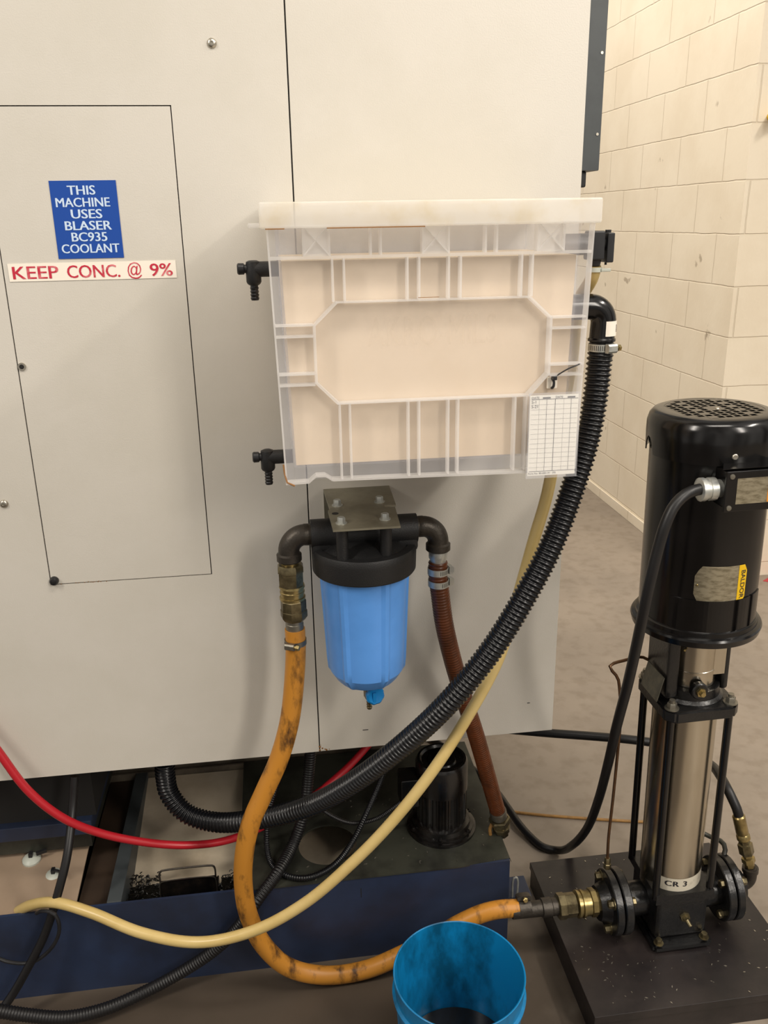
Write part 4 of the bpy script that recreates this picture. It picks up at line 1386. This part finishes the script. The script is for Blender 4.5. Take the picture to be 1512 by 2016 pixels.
# fan cover: a rounded cap with a wall, notched skirt and a grille of square holes on top
fc = MB()
n = 96
prof = [(1.086, 0.1135), (1.120, 0.1145), (1.140, 0.1140), (1.152, 0.1105), (1.159, 0.1045), (1.162, 0.096), (1.1625, 0.086)]
rings = []
for z, r in prof:
    ring = []
    for i in range(n):
        a = 2 * math.pi * i / n
        zz = z
        da = (math.degrees(a) - 173) / 10
        if z < 1.10 and abs(da) < 1:
            zz = 1.086 + 0.030 * math.sqrt(1 - da * da)
        ring.append(fc.bm.verts.new(W(r * math.cos(a), r * math.sin(a), zz)))
    rings.append(ring)
fc.skin(rings, False, False)
inn = []
for z, r in ((1.086, 0.1115), (1.150, 0.1085)):
    ring = []
    for i in range(n):
        a = 2 * math.pi * i / n
        zz = z
        da = (math.degrees(a) - 173) / 10
        if z < 1.10 and abs(da) < 1:
            zz = 1.086 + 0.030 * math.sqrt(1 - da * da)
        ring.append(fc.bm.verts.new(W(r * math.cos(a), r * math.sin(a), zz)))
    inn.append(ring)
fc.skin([rings[0], inn[0], inn[1]], False, False)
fcap = fc.build('fan_cover', MT['blk_gloss'], pump)
MB().lathe(W(0, 0, 1.10), (0, 0, 1), [(0, 0.1085), (0.05, 0.1085)], 48).build('fan_interior', MT['gap'], fcap)
gr = MB()
q = 0.0148
hole = 0.0110
Rg = 0.0865
NG = 8
zt_ = 1.1625


def grid_pt(x, y):
    return gr.bm.verts.new(W(x, y, zt_))


# tiles with a square hole each, clipped to the disc; solid around the middle and in a plain rim
cells = []
for i in range(-NG, NG):
    for j in range(-NG, NG):
        x, y = (i + 0.5) * q, (j + 0.5) * q
        d = math.hypot(x, y)
        if d < Rg - 0.010:
            cells.append((x, y, d))
inside = {(round(x / q - 0.5), round(y / q - 0.5)) for x, y, d in cells}
for x, y, d in cells:
    h_ = q / 2
    i, j = round(x / q - 0.5), round(y / q - 0.5)
    solid = d < 0.020 or (i == 2 and j % 2 == 0) or (i == -3 and j % 2 == 1)
    if solid:
        gr.quad(W(x - h_, y - h_, zt_), W(x + h_, y - h_, zt_), W(x + h_, y + h_, zt_), W(x - h_, y + h_, zt_))
        continue
    k = hole / 2
    o4 = [(-h_, -h_), (h_, -h_), (h_, h_), (-h_, h_)]
    i4 = [(-k, -k), (k, -k), (k, k), (-k, k)]
    for e in range(4):
        f = (e + 1) % 4
        gr.quad(W(x + o4[e][0], y + o4[e][1], zt_), W(x + o4[f][0], y + o4[f][1], zt_), W(x + i4[f][0], y + i4[f][1], zt_), W(x + i4[e][0], y + i4[e][1], zt_))
        gr.quad(W(x + i4[e][0], y + i4[e][1], zt_), W(x + i4[f][0], y + i4[f][1], zt_), W(x + i4[f][0], y + i4[f][1], zt_ - 0.003), W(x + i4[e][0], y + i4[e][1], zt_ - 0.003))
# stepped edge of the tiles out to the round rim
for i in range(-NG, NG):
    for j in range(-NG, NG):
        if (i, j) in inside:
            continue
        x, y = (i + 0.5) * q, (j + 0.5) * q
        if math.hypot(x, y) > Rg + q:
            continue
        pts = []
        for cx_, cy_ in ((x - q / 2, y - q / 2), (x + q / 2, y - q / 2), (x + q / 2, y + q / 2), (x - q / 2, y + q / 2)):
            d = math.hypot(cx_, cy_)
            s_ = min(1, (Rg + 0.001) / d) if d else 1
            pts.append((cx_ * s_, cy_ * s_))
        gr.quad(*[W(a, b_, zt_ - 0.0002) for a, b_ in pts])
bmesh.ops.remove_doubles(gr.bm, verts=gr.bm.verts, dist=1e-5)
gr.build('fan_grille', MT['blk_gloss'], fcap)
b = MB()
a = math.radians(-98)
for deg in (-98,):
    a = math.radians(deg)
    b.lathe(W(0.1138 * math.cos(a), 0.1138 * math.sin(a), 1.103), (math.cos(a), math.sin(a), 0), [(0, 0.0055), (0.002, 0.0052), (0.003, 0.004)], 14)
b.build('cover_screw', MT['screw'], fcap)
MB().lathe(W(0.004, -0.004, zt_), (0, 0, 1), [(0, 0.004), (0.0015, 0.003)], 12).build('centre_pin', MT['screw'], fcap)

# terminal box on the motor, facing the aisle
def WB(x, y, z):
    return W(x + 0.010, y, z + 0.021)


tbx = MB()
tbx.prism([WB(-0.038, -0.100, 1.070), WB(0.052, -0.100, 1.070), WB(0.052, -0.143, 1.070), WB(-0.062, -0.143, 1.070)], (0, 0, 0.001))
tbx.box(WB(-0.050, -0.140, 0.998), WB(0.062, -0.085, 1.064), 0.004)
tbx.box(WB(-0.056, -0.146, 0.995), WB(0.068, -0.140, 1.067), 0.0025)
tbox = tbx.build('terminal_box', MT['blk_gloss'], pump)
b = MB()
b.box(WB(-0.036, -0.1466, 1.009), WB(0.030, -0.1460, 1.054), 0)
b.build('wiring_plate', MT['plate_grey'], tbox)
b = MB()
b.box(WB(0.0195, -0.1470, 1.010), WB(0.0295, -0.1466, 1.053), 0)
b.build('orange_strip', MT['orange'], tbox)
for x, z in ((-0.046, 1.058), (-0.047, 1.003), (0.058, 1.058), (0.058, 1.003)):
    MB().lathe(WB(x, -0.146, z), (0, -1, 0), [(0, 0.0048), (0.0018, 0.0044), (0.0022, 0.002)], 12).build('box_screw', MT['dull_steel'], tbox)
b = MB()
GP = Vector(WB(-0.050, -0.118, 1.030))
b.lathe(GP, (-1, 0, 0), [(0, 0.0155), (0.010, 0.0155), (0.0105, 0.0200), (0.022, 0.0200), (0.023, 0.0185), (0.028, 0.0185), (0.029, 0.0205), (0.037, 0.0205), (0.039, 0.017), (0.039, 0.011)], 14)
b.build('cable_gland', MT['galv'], tbox)

# curved name plate on the motor
R = 0.1069


def on_motor(u, v, dr=0.0):
    a = math.radians(-95) + u / R
    return Vector(W((R + dr) * math.cos(a), (R + dr) * math.sin(a), 0.862 + v))


def plate(us, vs_poly, mtl, name, parent, dr):
    b = MB()
    n = 16
    u0, u1 = us
    prev = None
    for i in range(n + 1):
        u = u0 + (u1 - u0) * i / n
        lo, hi = vs_poly(u)
        cur = (b.bm.verts.new(on_motor(u, lo, dr)), b.bm.verts.new(on_motor(u, hi, dr)))
        if prev:
            b.bm.faces.new((prev[0], cur[0], cur[1], prev[1]))
        prev = cur
    return b.build(name, mtl, parent)


def plate_shape(u):
    e = max(0, abs(u) - 0.040) / 0.010
    s = 0.0375 - 0.020 * e
    return -s, s


npl = plate((-0.050, 0.046), plate_shape, MT['plate_grey'], 'name_plate', pump, 0.0004)
plate((0.028, 0.046), plate_shape, MT['yellow'], 'brand_strip', npl, 0.0008)
b = MB()
put_text(b, 'BALDOR', 0.0135, lambda u, v: on_motor(0.0385 - 0.005 + v, -u, 0.0012), 0.01, 'CENTER', 1.0, 1.05)
b.build('brand_lettering', MT['black_ink'], npl, smooth=False)
b = MB()
b.lathe(on_motor(-0.045, 0.0, 0.0004), on_motor(-0.045, 0, 1) - on_motor(-0.045, 0, 0), [(0, 0.0022), (0.001, 0.0015)], 10)
b.build('plate_rivet', MT['brass_bright'], npl)
pump.rotation_euler = (0, math.radians(-0.9), 0)     # the pump leans a touch on its stand

# supply cable of the motor
mc = MB()
mc.tube([(0.7225, -0.2520, 1.1214), (0.7066, -0.2580, 1.1223), (0.6785, -0.2680, 1.1190), (0.6553, -0.2750, 1.1021), (0.6405, -0.2800, 1.0733), (0.6317, -0.2800, 1.0329), (0.6225, -0.2800, 0.9732), (0.6168, -0.2750, 0.9044), (0.6180, -0.2550, 0.8249), (0.6223, -0.2250, 0.7351), (0.6284, -0.1800, 0.6188), (0.6398, -0.1300, 0.5017), (0.6548, -0.0600, 0.3542),
         (0.6665, 0.0200, 0.2123), (0.6638, 0.0900, 0.1102), (0.6621, 0.1854, 0.0140), (0.6307, 0.2054, 0.0110), (0.6096, 0.2480, 0.0110), (0.5916, 0.2963, 0.0170), (0.5793, 0.3640, 0.0190), (0.5630, 0.4671, 0.0120), (0.50, 0.62, 0.011), (0.40, 0.80, 0.011), (0.32, 0.95, 0.011)],
        0.0098, 16)
tag(mc.build('power_cable', MT['cable']), 'thick black power cable hanging from the pump motor to the floor', 'cable')
ct = MB()
ct.tube([W(-0.078, 0.04, 0.640), (0.7092, -0.0900, 0.7158), (0.6706, -0.1000, 0.7166), (0.6411, -0.1100, 0.7166), (0.6330, -0.1150, 0.7132), (0.6388, -0.1180, 0.7041), (0.6495, -0.1200, 0.6906), (0.6538, -0.1250, 0.6632), (0.6580, -0.1300, 0.6076), (0.6569, -0.1320, 0.5255), (0.6542, -0.1340, 0.4162), (0.6510, -0.1350, 0.3149), (0.6524, -0.1350, 0.2621)], 0.0032, 10)
tag(ct.build('capillary_tube', MT['copper']), 'thin bent brown metal tube down to the left pump flange', 'tube')
b = MB()
tpz = (0.6526, -0.1350, 0.2594)
b.lathe((tpz[0], tpz[1], tpz[2] + 0.004), (0.03, 0, -1), [(0, 0.005), (0.002, 0.0065), (0.014, 0.0065), (0.015, 0.008), (0.026, 0.008)], 6)
tag(b.build('tube_fitting', MT['brass']), 'small brass fitting joining the thin tube to the flange', 'pipe fitting')

# inlet coupling
ic = thing('inlet_coupling', 'dirty brass threaded coupling between orange hose and left pump flange', 'pipe fitting', (0.56, PYY, 0.15))
IX, IZ = 0.640, 0.149
b = MB()
b.lathe((IX, PYY, IZ), (-1, 0, 0), [(0, 0.026), (0.008, 0.026), (0.009, 0.030), (0.020, 0.030), (0.022, 0.0265)], 8)
b.lathe((IX - 0.022, PYY, IZ), (-1, 0, 0), [(0, 0.0265), (0.012, 0.0265), (0.013, 0.029), (0.018, 0.029), (0.019, 0.0255), (0.022, 0.0255), (0.023, 0.029), (0.028, 0.029), (0.030, 0.024)], 32)
b.build('locking_sleeve', MT['brass_bright'], ic)
b = MB()
b.lathe((IX - 0.052, PYY, IZ), (-1, 0, 0), [(0, 0.022), (0.002, 0.0255), (0.024, 0.0255), (0.025, 0.0275), (0.040, 0.0275), (0.042, 0.022)], 8)
b.build('hex_adapter', MT['brass'], ic)
b = MB()
b.lathe((IX - 0.094, PYY, IZ + 0.0005), (-1, 0, 0), [(0, 0.0185), (0.012, 0.0185), (0.014, 0.0205), (0.034, 0.0205), (0.035, 0.0170), (0.100, 0.0160)], 24)
b.build('tail_nipple', MT['iron'], ic)
hose_clamp((0.474, -0.1305, 0.1512), (1, 0, 0.0), 0.0194, 0.026, 'dirty steel clamp where the orange hose meets the pump inlet', (0, 0.3, 1), m='iron')

# outlet elbow, brass fittings and pressure hose
oe = thing('outlet_elbow', 'small black iron elbow on the right pump flange', 'pipe elbow', (0.98, PYY, 0.15))
b = MB()
b.tube([(0.960, PYY, 0.150), (0.967, PYY, 0.150)] + arc((0.968, PYY, 0.170), (0, 0, -1), (1, 0, 0), 0.020, 10, 90, 8) + [(0.987, PYY, 0.185), (0.985, PYY, 0.195)], 0.0145, 20, 0.004)
b.lathe((0.987, PYY, 0.182), (-0.05, 0, 1), [(0, 0.0145), (0.002, 0.0172), (0.012, 0.0172)], 24)
b.build('elbow_bend', MT['iron'], oe)
b = MB()
b.lathe((0.955, PYY, 0.150), (1, 0, 0), [(0, 0.014), (0.002, 0.0175), (0.012, 0.0175), (0.014, 0.0135)], 6)
b.build('bushing', MT['dull_steel'], oe)
ob = thing('outlet_adapter', 'stack of small brass fittings above the right pump elbow', 'pipe fitting', (0.985, PYY, 0.2))
A = Vector((0.985, PYY, 0.196))
dr = (Vector((0.9464, -0.1150, 0.3440)) - A).normalized()
b = MB()
b.lathe(A, dr, [(0, 0.0105), (0.012, 0.0105), (0.013, 0.0145), (0.024, 0.0145), (0.026, 0.010), (0.034, 0.010)], 6)
b.build('hex_nut', MT['brass_bright'], ob)
b = MB()
b.lathe(A + dr * 0.034, dr, [(0, 0.0145), (0.002, 0.016), (0.026, 0.016), (0.028, 0.012), (0.036, 0.012)], 6)
b.build('swivel_body', MT['brass'], ob)
b = MB()
b.lathe(A + dr * 0.070, dr, [(0, 0.012), (0.003, 0.0145), (0.012, 0.0145), (0.016, 0.012), (0.020, 0.0135), (0.060, 0.0135), (0.063, 0.011)], 24)
b.build('crimp_ferrule', MT['brass_bright'], ob)
ph = MB()
E0 = A + dr * 0.125
ph.tube([E0, E0 + dr * 0.02, (0.9386, -0.0850, 0.3686), (0.9461, -0.0400, 0.3685), (0.9571, 0.0200, 0.3549), (0.9320, 0.0700, 0.3567), (0.8691, 0.1000, 0.3673), (0.8010, 0.1200, 0.3740), (0.7110, 0.1500, 0.3737), (0.6323, 0.1800, 0.3696), (0.5549, 0.2200, 0.3605), (0.4669, 0.2800, 0.3430)], 0.0105, 16)
tag(ph.build('pressure_hose', MT['cable']), 'black pressure hose passing behind the pump sleeve to the machine', 'hose')
wr = MB()
wr.tube([(0.9181, -0.0500, 0.2243), (0.9304, -0.0600, 0.2211), (0.9412, -0.0800, 0.2263), (0.9428, -0.1000, 0.2246), (0.9355, -0.1100, 0.2105)], 0.0055, 10)
tag(wr.build('ground_wire', MT['tank_top']), 'short dark wire arched over the right pump flange', 'wire')

# ------------------------------------------------------------------ pail
BX, BY, BR, BH = 0.281, -0.354, 0.123, 0.24
pa = thing('pail', 'blue plastic pail with dirty inside on the floor at the front', 'bucket', (BX, BY, 0))
b = MB()
b.lathe((BX, BY, 0), (0, 0, 1), [(0, 0.106), (0.004, 0.109), (0.190, 0.1185), (0.191, 0.1235), (0.198, 0.1245), (0.202, 0.1195), (BH - 0.004, 0.1215), (BH, 0.1225), (BH + 0.001, 0.1215), (BH, 0.1195), (BH - 0.008, 0.1185), (0.010, 0.106), (0.008, 0.001)], 80, True, True)
b.build('pail_body', MT['pail'], pa)
b = MB()
b.lathe((BX, BY, 0.030), (0, 0, 1), [(0, 0.1055), (0.004, 0.1058)], 64)
tag(b.build('waste_coolant', MT['dark_liquid']), 'dark waste liquid pooled in the bottom of the blue pail', 'liquid')

# flecks of swarf on the stand and on the tank cover
def flecks(n, x0, x1, y0, y1, z, label, avoid=()):
    b = MB()
    k = 0
    while k < n:
        x, y = random.uniform(x0, x1), random.uniform(y0, y1)
        if any((x - ax) ** 2 + (y - ay) ** 2 < ar * ar for ax, ay, ar in avoid):
            continue
        k += 1
        a, l = random.uniform(0, 6.28), random.uniform(0.0012, 0.0035)
        c, q = math.cos(a) * l, math.sin(a) * l
        b.prism([(x - c, y - q, z), (x + q * .35, y - c * .35, z), (x + c, y + q, z), (x - q * .35, y + c * .35, z)], (0, 0, 0.0009))
    return tag(b.build('metal_flecks', MT['screw']), label, 'metal chips', kind='stuff')


flecks(130, 0.565, 1.01, -0.335, 0.08, 0.0702, 'bright metal flecks scattered over the black pump stand', [(PX, PYY, 0.10)])
flecks(60, -0.02, 0.45, -0.06, 0.20, 0.2202, 'bright metal flecks scattered over the oily tank cover', [(TX, TY, 0.082), (hc.x, hc.y, 0.069)])

# ------------------------------------------------------------------ far right odds and ends
yk = thing('wall_valve', 'yellow pipe valve on the end of the block wall at upper right', 'valve', (1.94, 1.8, 1.91))
b = MB()
b.cyl((1.950, 1.80, 1.912), (1.950, 1.70, 1.912), 0.016, n=16)
b.cyl((1.950, 1.715, 1.912), (2.06, 1.715, 1.935), 0.015, n=16)
b.build('valve_body', MT['yellow'], yk)
MB().lathe((1.944, 1.70, 1.905), (0, -1, 0), [(0, 0.012), (0.006, 0.012), (0.006, 0.006), (0.0, 0.005)], 18).build('valve_cap', MT['brass_bright'], yk)
b = MB()
b.prism([(2.135, 1.735, 0.0), (2.30, 1.60, 0.0), (2.42, 1.60, 0.0), (2.42, 1.78, 0.0), (2.20, 1.78, 0.0)], (0, 0, 0.0015))
tag(b.build('floor_marking', MT['red_floor']), 'red painted patch on the floor by the wall corner', 'floor marking')
